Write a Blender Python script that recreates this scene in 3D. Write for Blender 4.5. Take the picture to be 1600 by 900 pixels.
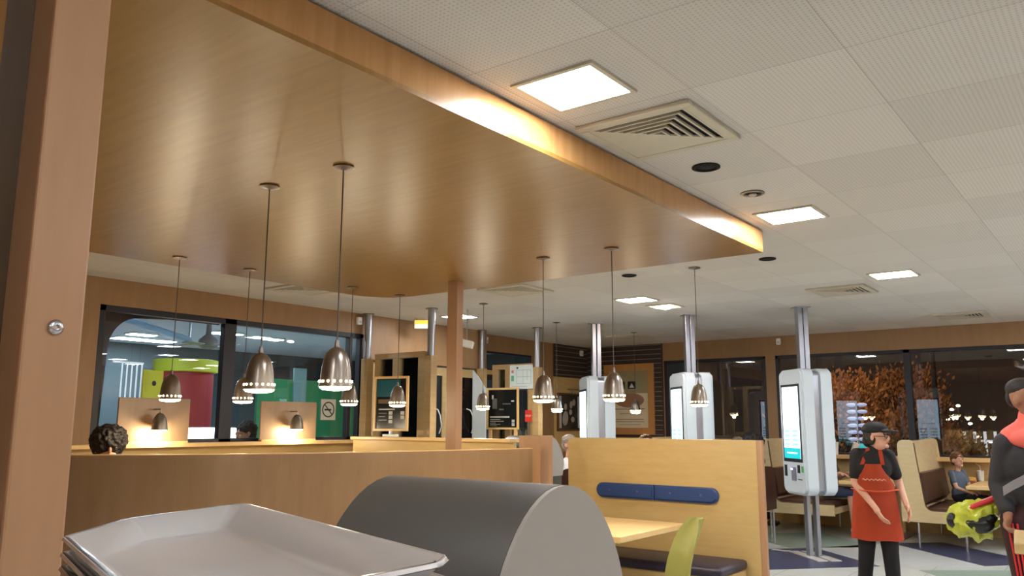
import bpy, bmesh, math, random
from mathutils import Vector, Matrix, noise
random.seed(7)
PI = math.pi
C = bpy.context.scene.collection
S = bpy.context.scene
for o in list(bpy.data.objects): bpy.data.objects.remove(o)

# ------------------------------------------------------------------ camera
FPX, PITCH, ROLL, YAW, EYE = 1277.35, 0.163384, 0.0026737, 0.65132, 1.5
_f = Vector((-math.sin(YAW), math.cos(YAW), 0)); _r = Vector((math.cos(YAW), math.sin(YAW), 0)); _u = Vector((0, 0, 1))
FW = _f*math.cos(PITCH) + _u*math.sin(PITCH); UP = _u*math.cos(PITCH) - _f*math.sin(PITCH)
RT = _r*math.cos(ROLL) + UP*math.sin(ROLL); UP = UP*math.cos(ROLL) - _r*math.sin(ROLL)
cam = bpy.data.objects.new('camera', bpy.data.cameras.new('camera')); C.objects.link(cam)
cam.data.sensor_width = 36; cam.data.lens = FPX/1600*36; cam.data.clip_start = 0.05; cam.data.clip_end = 200
m3 = Matrix((RT, UP, -FW)).transposed()
cam.matrix_world = Matrix.Translation((0, 0, EYE)) @ m3.to_4x4()
S.camera = cam

def ray(x, y): return RT*((x-800)/FPX) - UP*((y-450)/FPX) + FW
def onz(x, y, z): d = ray(x, y); t = (z-EYE)/d.z; return Vector((d.x*t, d.y*t, z))
def ony(x, y, Y): d = ray(x, y); t = Y/d.y; return Vector((d.x*t, Y, EYE+d.z*t))
def onx(x, y, X): d = ray(x, y); t = X/d.x; return Vector((X, d.y*t, EYE+d.z*t))

# ------------------------------------------------------------------ world, exposure
S.view_settings.view_transform = 'Standard'; S.view_settings.look = 'None'
S.view_settings.gamma = 1; S.view_settings.use_curve_mapping = False
S.view_settings.exposure = 0.9
w = bpy.data.worlds.new('night'); S.world = w; w.use_nodes = True
w.node_tree.nodes['Background'].inputs[0].default_value = (0.03, 0.02, 0.015, 1)
w.node_tree.nodes['Background'].inputs[1].default_value = 0.35
PANEL_EMIT = 42.0
PEND_W = 2.6
PEND_BULB = 30.0

# ------------------------------------------------------------------ materials
def s2l(c):
    return tuple((v/255/12.92 if v/255 <= .04045 else ((v/255+.055)/1.055)**2.4) for v in c[:3]) + (1,)
MATS = {}
def mat(name, rgb, rough=.5, metal=0., emit=0., ecol=None, noise_amt=0.06, nscale=8., bump=0., coat=0., spec=.5, alpha=None):
    if name in MATS: return MATS[name]
    m = bpy.data.materials.new(name); m.use_nodes = True; nt = m.node_tree; b = nt.nodes['Principled BSDF']
    col = s2l(rgb)
    tc = nt.nodes.new('ShaderNodeTexCoord'); nz = nt.nodes.new('ShaderNodeTexNoise')
    nz.inputs['Scale'].default_value = nscale; nz.inputs['Detail'].default_value = 4
    nt.links.new(tc.outputs['Object'], nz.inputs['Vector'])
    mx = nt.nodes.new('ShaderNodeMix'); mx.data_type = 'RGBA'
    mx.inputs[6].default_value = tuple(max(0, v*(1-noise_amt)) for v in col[:3])+(1,)
    mx.inputs[7].default_value = tuple(min(1, v*(1+noise_amt)) for v in col[:3])+(1,)
    nt.links.new(nz.outputs[0], mx.inputs[0]); nt.links.new(mx.outputs[2], b.inputs['Base Color'])
    b.inputs['Roughness'].default_value = rough; b.inputs['Metallic'].default_value = metal
    b.inputs['Specular IOR Level'].default_value = spec
    if coat: b.inputs['Coat Weight'].default_value = coat; b.inputs['Coat Roughness'].default_value = .08
    if emit:
        b.inputs['Emission Color'].default_value = s2l(ecol or rgb); b.inputs['Emission Strength'].default_value = emit
    if bump:
        bp = nt.nodes.new('ShaderNodeBump'); bp.inputs['Strength'].default_value = bump; bp.inputs['Distance'].default_value = .01
        nt.links.new(nz.outputs[0], bp.inputs['Height']); nt.links.new(bp.outputs[0], b.inputs['Normal'])
    MATS[name] = m; return m

def wood(name, a, b_, rough=.35, sc=(1, 1, 14), spec=.5):
    if name in MATS: return MATS[name]
    m = bpy.data.materials.new(name); m.use_nodes = True; nt = m.node_tree; b = nt.nodes['Principled BSDF']
    tc = nt.nodes.new('ShaderNodeTexCoord'); mp = nt.nodes.new('ShaderNodeMapping'); nz = nt.nodes.new('ShaderNodeTexNoise')
    mp.inputs['Scale'].default_value = (14/sc[0]*1., 14/sc[1], 14/sc[2]); nz.inputs['Scale'].default_value = 2.2; nz.inputs['Detail'].default_value = 6
    nz.inputs['Roughness'].default_value = .6
    cr = nt.nodes.new('ShaderNodeValToRGB'); cr.color_ramp.elements[0].position = .3; cr.color_ramp.elements[1].position = .7
    cr.color_ramp.elements[0].color = s2l(a); cr.color_ramp.elements[1].color = s2l(b_)
    L = nt.links.new
    L(tc.outputs['Object'], mp.inputs[0]); L(mp.outputs[0], nz.inputs[0]); L(nz.outputs[0], cr.inputs[0]); L(cr.outputs[0], b.inputs['Base Color'])
    b.inputs['Roughness'].default_value = rough; b.inputs['Specular IOR Level'].default_value = spec
    bp = nt.nodes.new('ShaderNodeBump'); bp.inputs['Strength'].default_value = .04; bp.inputs['Distance'].default_value = .01
    L(nz.outputs[0], bp.inputs['Height']); L(bp.outputs[0], b.inputs['Normal'])
    MATS[name] = m; return m

def glass(name, tint=(1, 1, 1), refl=1.0):
    if name in MATS: return MATS[name]
    m = bpy.data.materials.new(name); m.use_nodes = True; nt = m.node_tree; nt.nodes.clear()
    o = nt.nodes.new('ShaderNodeOutputMaterial'); t = nt.nodes.new('ShaderNodeBsdfTransparent'); g = nt.nodes.new('ShaderNodeBsdfGlossy')
    t.inputs[0].default_value = tint+(1,); g.inputs['Roughness'].default_value = .0
    fr = nt.nodes.new('ShaderNodeFresnel'); fr.inputs[0].default_value = 1.65
    mx = nt.nodes.new('ShaderNodeMixShader'); ml = nt.nodes.new('ShaderNodeMath'); ml.operation = 'MULTIPLY'; ml.inputs[1].default_value = refl
    nt.links.new(fr.outputs[0], ml.inputs[0]); nt.links.new(ml.outputs[0], mx.inputs[0])
    nt.links.new(t.outputs[0], mx.inputs[1]); nt.links.new(g.outputs[0], mx.inputs[2]); nt.links.new(mx.outputs[0], o.inputs[0])
    MATS[name] = m; return m

def tile_mat(name, bw, bh, ox, oy, c1, c2, mortar, msz, rough, dots=0., scale_dots=60., spec=.3):
    m = bpy.data.materials.new(name); m.use_nodes = True; nt = m.node_tree; b = nt.nodes['Principled BSDF']; L = nt.links.new
    tc = nt.nodes.new('ShaderNodeTexCoord'); mp = nt.nodes.new('ShaderNodeMapping'); mp.inputs['Location'].default_value = (-ox+bw*100, -oy+bh*100, 0)
    br = nt.nodes.new('ShaderNodeTexBrick'); br.offset = 0; br.inputs['Scale'].default_value = 1
    br.inputs['Brick Width'].default_value = bw; br.inputs['Row Height'].default_value = bh
    br.inputs['Mortar Size'].default_value = msz; br.inputs['Mortar Smooth'].default_value = .3; br.inputs['Bias'].default_value = 0
    br.inputs['Color1'].default_value = s2l(c1); br.inputs['Color2'].default_value = s2l(c2); br.inputs['Mortar'].default_value = s2l(mortar)
    L(tc.outputs['Object'], mp.inputs[0]); L(mp.outputs[0], br.inputs[0])
    last = br.outputs[0]
    if dots:
        sx = nt.nodes.new('ShaderNodeSeparateXYZ'); L(mp.outputs[0], sx.inputs[0])
        prod = None
        for ax in (0, 1):
            mu = nt.nodes.new('ShaderNodeMath'); mu.operation = 'MULTIPLY'; mu.inputs[1].default_value = scale_dots*2*PI
            sn = nt.nodes.new('ShaderNodeMath'); sn.operation = 'SINE'
            L(sx.outputs[ax], mu.inputs[0]); L(mu.outputs[0], sn.inputs[0])
            if prod is None: prod = sn
            else:
                p = nt.nodes.new('ShaderNodeMath'); p.operation = 'ADD'; L(prod.outputs[0], p.inputs[0]); L(sn.outputs[0], p.inputs[1]); prod = p
        th = nt.nodes.new('ShaderNodeMapRange'); th.inputs[1].default_value = .6; th.inputs[2].default_value = 1.6
        th.inputs[3].default_value = 0; th.inputs[4].default_value = dots; L(prod.outputs[0], th.inputs[0])
        mx = nt.nodes.new('ShaderNodeMix'); mx.data_type = 'RGBA'; mx.inputs[7].default_value = s2l([v*.45 for v in c1])
        L(th.outputs[0], mx.inputs[0]); L(last, mx.inputs[6]); last = mx.outputs[2]
    L(last, b.inputs['Base Color']); b.inputs['Roughness'].default_value = rough; b.inputs['Specular IOR Level'].default_value = spec
    return m

W_SOFFIT = wood('beech_veneer_satin', (140, 102, 46), (156, 117, 58), .34, (14, 1.2, 14))
W_PANEL = wood('beech_panel', (192, 162, 106), (202, 174, 118), .38, (6, 6, 1.2))
W_WALL = wood('wall_veneer', (146, 112, 76), (156, 122, 86), .5, (3, 3, 14))
W_PART = wood('partition_veneer', (142, 112, 80), (154, 124, 92), .33, (3, 3, 14))
W_POST = wood('post_wood', (170, 130, 96), (182, 142, 108), .33, (2, 2, 16))
W_LIGHT = wood('light_ledge_wood', (218, 180, 120), (228, 192, 134), .35, (10, 2, 10))
W_TABLE = wood('table_top_wood', (226, 190, 128), (236, 204, 146), .3, (10, 2, 10))
W_BOOTH = wood('booth_wood', (206, 182, 136), (216, 194, 150), .4, (6, 6, 1.2))
W_DOOR = wood('door_wood', (168, 142, 98), (180, 154, 110), .4, (10, 10, 1.5))
W_EDGE = mat('dark_edge_band', (96, 66, 34), .5)
M_DKFRAME = mat('dark_window_frame', (26, 26, 38), .45)
M_BLACK = mat('black_plastic', (16, 16, 18), .4)
M_GREYHOOD = mat('grey_laminate_dark', (74, 72, 68), .42, noise_amt=.03, nscale=300)
M_GREYEND = mat('grey_laminate_light', (152, 147, 140), .5, noise_amt=.03, nscale=300)
M_TRAY = mat('tray_plastic', (208, 206, 206), .22, coat=.4, noise_amt=.02)
M_TRAYDK = mat('tray_plastic_dark', (74, 60, 50), .25, coat=.4)
M_CHROME = mat('brushed_chrome', (200, 202, 208), .25, 1.0)
M_ALU = mat('aluminium', (176, 182, 194), .32, .9)
M_STEEL = mat('lamp_steel', (150, 140, 130), .3, .85)
M_WHITE = mat('white_plastic', (232, 236, 238), .35)
M_KIOSK = mat('kiosk_white', (204, 218, 228), .3, coat=.3, noise_amt=.02)
M_BLUE = mat('navy_vinyl', (38, 66, 120), .38, bump=.1, nscale=40)
M_DKBLUE = mat('dark_navy_vinyl', (40, 36, 58), .4)
M_LEATHER = mat('brown_leather', (72, 44, 36), .36, bump=.2, nscale=30)
M_CEILW = mat('vent_white', (196, 190, 172), .5)
M_DARKSLOT = mat('dark_void', (14, 13, 12), .9)
M_SLAT = mat('dark_slat_board', (54, 42, 40), .6)
M_SLATLINE = mat('pale_slat_groove', (150, 138, 122), .5)
M_GLASS = glass('window_glass', (.93, .97, .96), 1.25)
M_GLASSD = glass('far_window_glass', (.9, .92, .95), 1.5)
M_SCREENBG = mat('screen_light', (190, 225, 250), .3, emit=1.5, ecol=(205, 232, 255))
M_TEAL = mat('screen_teal', (20, 150, 160), .3, emit=.7, ecol=(20, 170, 178))
M_SCRTXT = mat('screen_print', (120, 165, 190), .3, emit=.9, ecol=(130, 180, 200))
M_LAMP = mat('light_diffuser', (255, 255, 255), .5, emit=PANEL_EMIT, ecol=(250, 250, 252))
M_BULB = mat('warm_bulb', (255, 240, 200), .5, emit=PEND_BULB, ecol=(255, 226, 170))
M_SKIN = mat('skin', (206, 156, 132), .5, noise_amt=.05)
M_SKIN2 = mat('skin_tan', (150, 102, 76), .5, noise_amt=.05)
M_HAIR = mat('dark_hair', (30, 22, 18), .6, bump=.5, nscale=60)
M_HAIRB = mat('brown_hair', (96, 62, 40), .6, bump=.5, nscale=60)
M_HAIRG = mat('grey_hair', (150, 142, 136), .6, bump=.5, nscale=60)

# ------------------------------------------------------------------ mesh helpers
class MB:
    def __init__(s): s.bm = bmesh.new()
    def box(s, a, b, bev=0.):
        a, b = [min(p, q) for p, q in zip(a, b)], [max(p, q) for p, q in zip(a, b)]
        r = bmesh.ops.create_cube(s.bm, size=1)['verts']
        for v in r:
            v.co = Vector([(a[i]+b[i])/2 + v.co[i]*(b[i]-a[i]) for i in range(3)])
        if bev:
            bev = min(bev, .45*min(b[i]-a[i] for i in range(3)))
            es = list({e for v in r for e in v.link_edges})
            bmesh.ops.bevel(s.bm, geom=es, offset=bev, segments=2, affect='EDGES', profile=.5)
        return s
    def prism(s, pts, axis, a, b):
        """polygon pts (2d) extruded along axis 'x','y','z' from a to b"""
        def P(p, t):
            return {'x': (t, p[0], p[1]), 'y': (p[0], t, p[1]), 'z': (p[0], p[1], t)}[axis]
        va = [s.bm.verts.new(P(p, a)) for p in pts]; vb = [s.bm.verts.new(P(p, b)) for p in pts]
        n = len(pts); fs = [s.bm.faces.new(va), s.bm.faces.new(vb[::-1])]
        for i in range(n): fs.append(s.bm.faces.new((va[i], vb[i], vb[(i+1) % n], va[(i+1) % n])))
        bmesh.ops.recalc_face_normals(s.bm, faces=fs); return s
    def lathe(s, prof, c=(0, 0, 0), n=24, M=None):
        rings = []
        for r, z in prof:
            ring = []
            for k in range(n):
                p = Vector((r*math.cos(2*PI*k/n), r*math.sin(2*PI*k/n), z))
                if M: p = M @ p
                ring.append(s.bm.verts.new(p+Vector(c)))
            rings.append(ring)
        fs = []
        for i in range(len(rings)-1):
            for k in range(n):
                fs.append(s.bm.faces.new((rings[i][k], rings[i][(k+1) % n], rings[i+1][(k+1) % n], rings[i+1][k])))
        for ring, fl in ((rings[0], 1), (rings[-1], 0)):
            fs.append(s.bm.faces.new(ring[::-1] if fl else ring))
        bmesh.ops.recalc_face_normals(s.bm, faces=fs); return s
    def cyl(s, p, q, r, n=16, r2=None):
        p, q = Vector(p), Vector(q); d = q-p
        M = d.to_track_quat('Z', 'Y').to_matrix()
        return s.lathe([(r, 0), (r if r2 is None else r2, d.length)], p, n, M)
    def tube(s, pts, r, n=8):
        pts = [Vector(p) for p in pts]
        for i in range(len(pts)-1): s.cyl(pts[i], pts[i+1], r, n)
        for p in pts[1:-1]: s.ball(p, (r, r, r), 8)
        return s
    def ball(s, c, r, n=16, M=None):
        v = bmesh.ops.create_uvsphere(s.bm, u_segments=n, v_segments=max(6, n//2), radius=1)['verts']
        for q in v:
            p = Vector((q.co.x*r[0], q.co.y*r[1], q.co.z*r[2]))
            if M: p = M @ p
            q.co = p+Vector(c)
        return s
    def quad(s, *p):
        s.bm.faces.new([s.bm.verts.new(q) for q in p]); return s
    def sheet(s, grid, th=0.):
        vs = [[s.bm.verts.new(p) for p in row] for row in grid]; fs = []
        for i in range(len(vs)-1):
            for j in range(len(vs[0])-1):
                fs.append(s.bm.faces.new((vs[i][j], vs[i][j+1], vs[i+1][j+1], vs[i+1][j])))
        if th:
            r = bmesh.ops.solidify(s.bm, geom=fs, thickness=th)
        return s
    def xform(s, M): bmesh.ops.transform(s.bm, matrix=M, verts=s.bm.verts); return s
    def build(s, name, m, parent=None, smooth=False, loc=None):
        me = bpy.data.meshes.new(name); s.bm.to_mesh(me); s.bm.free()
        me.materials.append(m)
        return link(name, me, parent, smooth, loc)

def link(name, me, parent=None, smooth=False, loc=None):
    if smooth:
        for p in me.polygons: p.use_smooth = True
        try: me.set_sharp_from_angle(angle=math.radians(50))
        except Exception: pass
    o = bpy.data.objects.new(name, me); C.objects.link(o)
    if parent: o.parent = parent
    if loc is not None: o.location = loc
    elif parent is None:
        vs = me.vertices; lo = Vector([min(v.co[i] for v in vs) for i in range(3)]); hi = Vector([max(v.co[i] for v in vs) for i in range(3)])
        c = Vector(((lo.x+hi.x)/2, (lo.y+hi.y)/2, lo.z))
        me.transform(Matrix.Translation(-c)); o.location = c
    return o

def tag(o, label, cat, group=None, kind=None):
    if label: o['label'] = label
    if cat: o['category'] = cat
    if group: o['group'] = group
    if kind: o['kind'] = kind
    return o
def thing(name, label, cat, loc=(0, 0, 0), rotz=0, group=None):
    o = bpy.data.objects.new(name, None); C.objects.link(o); o.location = loc; o.rotation_euler = (0, 0, rotz)
    return tag(o, label, cat, group)
def struct(o): o['kind'] = 'structure'; return o
def dup(r, loc, rotz=None, label=None):
    def cp(o, par):
        c = o.copy(); C.objects.link(c)
        if par: c.parent = par
        for ch in [q for q in bpy.data.objects if q.parent == o and q != c]: cp(ch, c)
        return c
    c = cp(r, None); c.location = loc
    if rotz is not None: c.rotation_euler = (0, 0, rotz)
    if label: c['label'] = label
    return c

def fuse(name, prims, voxel, m, parent, sm=4, factor=.5):
    """one continuous skin from tapered capsules and ellipsoids"""
    b = MB()
    for p in prims:
        if p[0] == 'c':
            b.cyl(p[1], p[3], p[2], 14, p[4]); b.ball(p[1], (p[2],)*3, 14); b.ball(p[3], (p[4],)*3, 14)
        else:
            b.ball(p[1], p[2], 20, p[3] if len(p) > 3 else None)
    me = bpy.data.meshes.new(name); b.bm.to_mesh(me); b.bm.free()
    o = bpy.data.objects.new('tmp', me); C.objects.link(o)
    r = o.modifiers.new('r', 'REMESH'); r.mode = 'VOXEL'; r.voxel_size = voxel
    s_ = o.modifiers.new('s', 'SMOOTH'); s_.iterations = sm; s_.factor = factor
    dg = bpy.context.evaluated_depsgraph_get()
    me2 = bpy.data.meshes.new_from_object(o.evaluated_get(dg)); me2.name = name
    bpy.data.objects.remove(o); bpy.data.meshes.remove(me)
    me2.materials.clear(); me2.materials.append(m)
    for p in me2.polygons: p.use_smooth = True
    q = bpy.data.objects.new(name, me2); C.objects.link(q); q.parent = parent
    return q

def roughen(o, amp, fr):
    for v in o.data.vertices:
        n_ = noise.noise(v.co*fr)+.5*noise.noise(v.co*fr*2.3)
        v.co += v.normal*amp*n_
    return o

def text_mesh(txt, size, name, m, parent, loc, rot, ext=.0008):
    cu = bpy.data.curves.new(name, 'FONT'); cu.body = txt; cu.size = size; cu.align_x = 'CENTER'; cu.align_y = 'CENTER'; cu.extrude = ext
    o = bpy.data.objects.new('tmp', cu); C.objects.link(o)
    me = bpy.data.meshes.new_from_object(o.evaluated_get(bpy.context.evaluated_depsgraph_get())); bpy.data.objects.remove(o)
    me.materials.clear(); me.materials.append(m); me.name = name
    q = bpy.data.objects.new(name, me); C.objects.link(q); q.parent = parent; q.location = loc; q.rotation_euler = rot
    return q

CEIL = 2.88
XL, XR, YN, YF = -7.88, 4.6, -3.2, 12.95
# ------------------------------------------------------------------ room shell
struct(MB().box((XL-.6, YN-.1, -.1), (XR+.1, YF+.12, 0)).build('floor', tile_mat('floor_tiles', .6, .6, 0, 0, (186, 190, 188), (196, 200, 196), (120, 122, 120), .004, .32, spec=.5)))
ceil_m = tile_mat('ceiling_tiles', .62, .655, -.75, 3.02, (206, 202, 196), (218, 214, 208), (170, 165, 158), .002, .8, dots=.3, scale_dots=52)
o = MB().box((XL-.6, YN-.1, CEIL), (XR+.1, YF+.12, CEIL+.1)).build('ceiling', ceil_m, loc=(0, 0, 0)); struct(o)

# left wall with the long playroom window, entrance bay, set-back end
L = MB()
T = .14
L.box((XL-T, YN, 0), (XL, 3.80, CEIL)).box((XL-T, 3.80, 2.62), (XL, 7.19, CEIL)).box((XL-T, 3.80, 0), (XL, 7.19, 1.29)).box((XL-T, 7.19, 0), (XL, 7.32, CEIL))
L.box((XL-T, 7.32, 2.3), (XL, 9.59, CEIL)).box((XL-T, 9.59, 0), (XL, 9.7, CEIL))
struct(L.build('wall_left', W_WALL, loc=(0, 0, 0)))
L = MB(); X2 = -8.12
L.box((X2-.1, 9.78, 2.62), (X2, 11.2, CEIL)).box((X2-.1, 9.78, 0), (X2, 11.2, 1.0)).box((X2-.1, 11.2, 0), (X2, YF, CEIL)).box((X2-.1, 9.7, 0), (XL-T, 9.78, CEIL))
struct(L.build('wall_alcove', W_WALL, loc=(0, 0, 0)))
struct(MB().box((XR, YN, 0), (XR+.1, YF, CEIL)).build('wall_right', W_WALL))
struct(MB().box((XL-T, YN-.1, 0), (XR, YN, CEIL)).build('wall_near', W_WALL))
F = MB()
F.box((X2-.1, YF, 2.57), (XR, YF+.12, CEIL)).box((X2-.1, YF, 0), (XR, YF+.12, 1.04)).box((X2-.1, YF, 1.04), (-6.54, YF+.12, 2.57)).box((-4.74, YF, 1.04), (-4.58, YF+.12, 2.57))
struct(F.build('wall_far', W_WALL, loc=(0, 0, 0)))
struct(MB().box((-6.54, YF-.05, 1.02), (-4.74, YF+.02, 1.06), .005).box((-4.6, YF-.06, 1.0), (XR, YF+.02, 1.045), .005).build('trim_sill', M_DKFRAME))

# windows: dark frames (with mullions) and glass
def window(name, axis, fixed, a, b, z0, z1, mulls, glassm, fw=.06, d=.08):
    root = bpy.data.objects.new(name, None); C.objects.link(root); struct(root)
    f = MB(); g = MB()
    def bx(B, p, q, r, s_, dd0, dd1):
        if axis == 'y': B.box((p, fixed+dd0, r), (q, fixed+dd1, s_), .004)
        else: B.box((fixed-dd0, p, r), (fixed-dd1, q, s_), .004)
    bx(f, a, b, z1-fw, z1, 0, d); bx(f, a, b, z0, z0+fw*.6, 0, d); bx(f, a, a+fw, z0, z1, 0, d); bx(f, b-fw, b, z0, z1, 0, d)
    for (mm, wd) in mulls: bx(f, mm-wd/2, mm+wd/2, z0, z1, 0, d)
    if axis == 'y': g.quad((a, fixed+.05, z0), (b, fixed+.05, z0), (b, fixed+.05, z1), (a, fixed+.05, z1))
    else: g.quad((fixed-.05, a, z0), (fixed-.05, b, z0), (fixed-.05, b, z1), (fixed-.05, a, z1))
    f.build('window_frame', M_DKFRAME, root); g.build('pane', glassm, root)
    return root
window('window_1', 'x', XL, 3.80, 7.19, 1.29, 2.62, [(5.24, .15), (6.98, .05)], M_GLASS, .06)
window('window_2', 'y', YF, -6.54, -4.74, 1.06, 2.57, [], M_GLASSD, .05)
window('window_3', 'y', YF, -4.58, XR, 1.04, 2.57, [(-2.65, .09), (-.3, .09), (2.2, .09)], M_GLASSD, .05)
window('window_4', 'x', X2, 9.78, 11.2, 2.32, 2.62, [], glass('transom_glass', (.75, .95, .85), 1.4), .03)
window('window_5', 'x', X2, 9.78, 11.2, 1.0, 2.25, [(10.3, .1), (10.8, .1)], M_GLASSD, .09)
struct(MB().box((X2-.1, 9.78, 2.25), (X2, 11.2, 2.32)).build('trim_transom', W_LIGHT))

# slatted dark board in the far corner
def slats(name, mk):
    root = bpy.data.objects.new(name, None); C.objects.link(root); struct(root)
    mk(root)
def s1(root):
    MB().box((X2, 11.85, 2.3), (X2+.02, YF-.001, CEIL-.002)).build('slat_board', M_SLAT, root)
    b = MB(); z = 2.34
    while z < 2.86: b.box((X2+.02, 11.87, z), (X2+.026, YF-.02, z+.008)); z += .082
    b.build('slat_groove', M_SLATLINE, root)
slats('trim_slats_left', s1)
def s2(root):
    MB().box((X2+.02, YF-.02, 1.26), (-6.56, YF, CEIL-.002)).build('slat_board', M_SLAT, root)
    b = MB(); z = 1.3
    while z < 2.86: b.box((X2+.03, YF-.026, z), (-6.58, YF-.02, z+.008)); z += .082
    b.build('slat_groove', M_SLATLINE, root)
slats('trim_slats_far', s2)
struct(MB().box((X2, YF-.3, 1.2), (-4.74, YF-.02, 1.25), .006).build('trim_ledge', W_LIGHT))
struct(MB().box((X2, 11.85, 1.0), (X2+.012, YF-.02, 2.3)).build('trim_wall_panel', W_PANEL))

# floor inlays (navy and pale green tiles laid among the grey)
def inlay(name, pts, m):
    struct(MB().prism([(p[0], p[1]) for p in pts], 'z', .0004, .0025).build(name, m))
M_FBLUE = mat('floor_navy', (58, 66, 98), .3); M_FGREEN = mat('floor_green', (140, 160, 150), .3); M_FWHITE = mat('floor_white', (196, 200, 200), .3)
inlay('floor_inlay_navy', [(-4.3, 9.5), (-3.35, 10.5), (-2.38, 9.6), (-3.3, 8.6)], M_FBLUE)
inlay('floor_inlay_navy', [(-2.7, 11.5), (-2.2, 12.0), (-1.0, 10.9), (-1.5, 10.3)], M_FBLUE)
inlay('floor_inlay_green', [(-4.6, 11.2), (-3.7, 12.0), (-2.75, 11.0), (-3.6, 10.3)], M_FGREEN)
inlay('floor_inlay_green', [(-2.0, 9.6), (-1.2, 10.2), (-.3, 9.4), (-1.1, 8.6)], M_FGREEN)
inlay('floor_inlay_white', [(-2.38, 9.62), (-1.5, 10.3), (-2.7, 11.5), (-3.3, 10.55)], M_FWHITE)

# ------------------------------------------------------------------ beech canopy below the ceiling
ZS = 2.71
cv = thing('wooden_canopy', 'large low beech canopy hung under the tiled ceiling, holding pendant lamps', 'canopy')
pts = [(-2.05, -3.1), (-2.05, 5.66)]
n = 8; R = .42; cx, cy = -5.94+R, 5.66-R
for k in range(n+1):
    a = PI/2 + k/n*PI/2; pts.append((cx+R*math.cos(a), cy+R*math.sin(a)))
pts += [(-5.94, -3.1)]
MB().prism(pts, 'z', ZS, ZS+.02).build('underside', W_SOFFIT, cv)
MB().box((-2.07, -3.1, ZS+.02), (-2.05, 5.66, CEIL-.012)).build('fascia', wood('fascia_wood', (176, 130, 78), (190, 144, 92), .25, (14, 1.2, 14)), cv)
MB().box((-5.5, 5.62, ZS+.02), (-2.07, 5.64, CEIL-.012)).build('fascia', W_SOFFIT, cv)
MB().box((-5.94, -3.1, ZS+.02), (-5.92, 5.2, CEIL-.012)).build('fascia', W_SOFFIT, cv)
MB().box((-5.5, -3.0, CEIL-.012), (-2.09, 5.6, CEIL-.001)).build('hanging_rail', M_DARKSLOT, cv)

# ------------------------------------------------------------------ ceiling lights, vents, spots
def ceiling_light(label, x, y, w=.35, d=.32):
    t = thing('ceiling_light', label, 'ceiling light', (x, y, CEIL-.012), 0, 'square ceiling light panels')
    f = MB(); e = .022
    for s_ in (-1, 1):
        f.box((-w/2-e, s_*(d/2), 0), (w/2+e, s_*(d/2+e), .011)).box((s_*w/2, -d/2, 0), (s_*(w/2+e), d/2, .011))
    f.build('frame', M_CEILW, t); MB().box((-w/2, -d/2, .003), (w/2, d/2, .011)).build('diffuser', M_LAMP, t)
    return t
cl = ceiling_light('biggest square ceiling light, nearest beside the canopy edge', -1.75, 2.72)
for (x, y, lb) in ((-1.74, 5.36, 'square ceiling light just right of the canopy front corner'),
                   (-1.72, 8.13, 'square ceiling light beside the vent above the red aproned person'),
                   (-4.42, 8.12, 'square ceiling light beyond the canopy, left of the spotlight'),
                   (-7.02, 8.07, 'square ceiling light half hidden behind the wooden post'),
                   ):
    dup(cl, (x, y, CEIL-.012), None, lb)
for x in (1.0, 3.4):  # unseen panels added on the right to brighten the room
    for y in (-1.9, .4, 2.72, 5.36, 8.13, 10.2, 12.0):
        dup(cl, (x, y, CEIL-.012), None, 'added square ceiling light out of view on the right, for brightness')
for y in (0.2, -2.2):  # two more panels added behind the camera for their light
    dup(cl, (-1.74, y, CEIL-.012), None, 'added square ceiling light behind the camera, for brightness')
for x, y in ((.15, 9.2), (.15, 11.6), (2.2, 9.2), (2.2, 11.6)):  # extra unseen panels added to lift the brightness of the far end
    dup(cl, (x, y, CEIL-.012), None, 'added square ceiling light out of view on the right, for brightness')

def ceiling_vent(label, x, y, w=.58):
    t = thing('ceiling_vent', label, 'ceiling vent', (x, y, CEIL), 0, 'square white ceiling vents')
    f = MB(); h = w/2; e = .045
    for s_ in (-1, 1):
        f.box((-h, s_*(h-e), -.022), (h, s_*h, -.0005), .004); f.box((s_*(h-e), -h+e, -.022), (s_*h, h-e, -.0005), .004)
    f.build('frame', M_CEILW, t)
    MB().box((-h+e, -h+e, -.004), (h-e, h-e, -.001)).build('backing', M_DARKSLOT, t)
    # blanked triangular half, and L-shaped louvres in the other half
    q = h-e
    MB().prism([(-q, -q), (q, q), (-q, q)], 'z', -.018, -.010).build('blanking_plate', M_CEILW, t)
    b = MB()
    for k in range(6):
        r0 = q - k*q/6; r1 = r0 - .011
        b.prism([(-r0, -r0), (r0, -r0), (r1, -r1), (-r1, -r1)], 'z', -.021, -.010)
        b.prism([(r0, -r0), (r0, r0), (r1, r1), (r1, -r1)], 'z', -.021, -.010)
    b.build('louvre', M_CEILW, t)
    return t
cvn = ceiling_vent('big white ceiling vent beside the canopy edge, nearest of the vents', -1.71, 3.40)
dup(cvn, (-2.37, 8.8, CEIL), None, 'ceiling vent above the nearest white kiosk, left of a ceiling light')
dup(cvn, (-1.72, 11.75, CEIL), None, 'ceiling vent by the dark window wall, farthest right')
dup(cvn, (-6.45, 11.6, CEIL), None, 'ceiling vent near the dark slatted corner')
dup(cvn, (-5.1, 6.75, CEIL), None, 'ceiling vent just behind the canopy, right of the wooden post')
dup(cvn, (-6.85, 5.4, CEIL), None, 'ceiling vent near the left window, behind two pendant cords')

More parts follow.
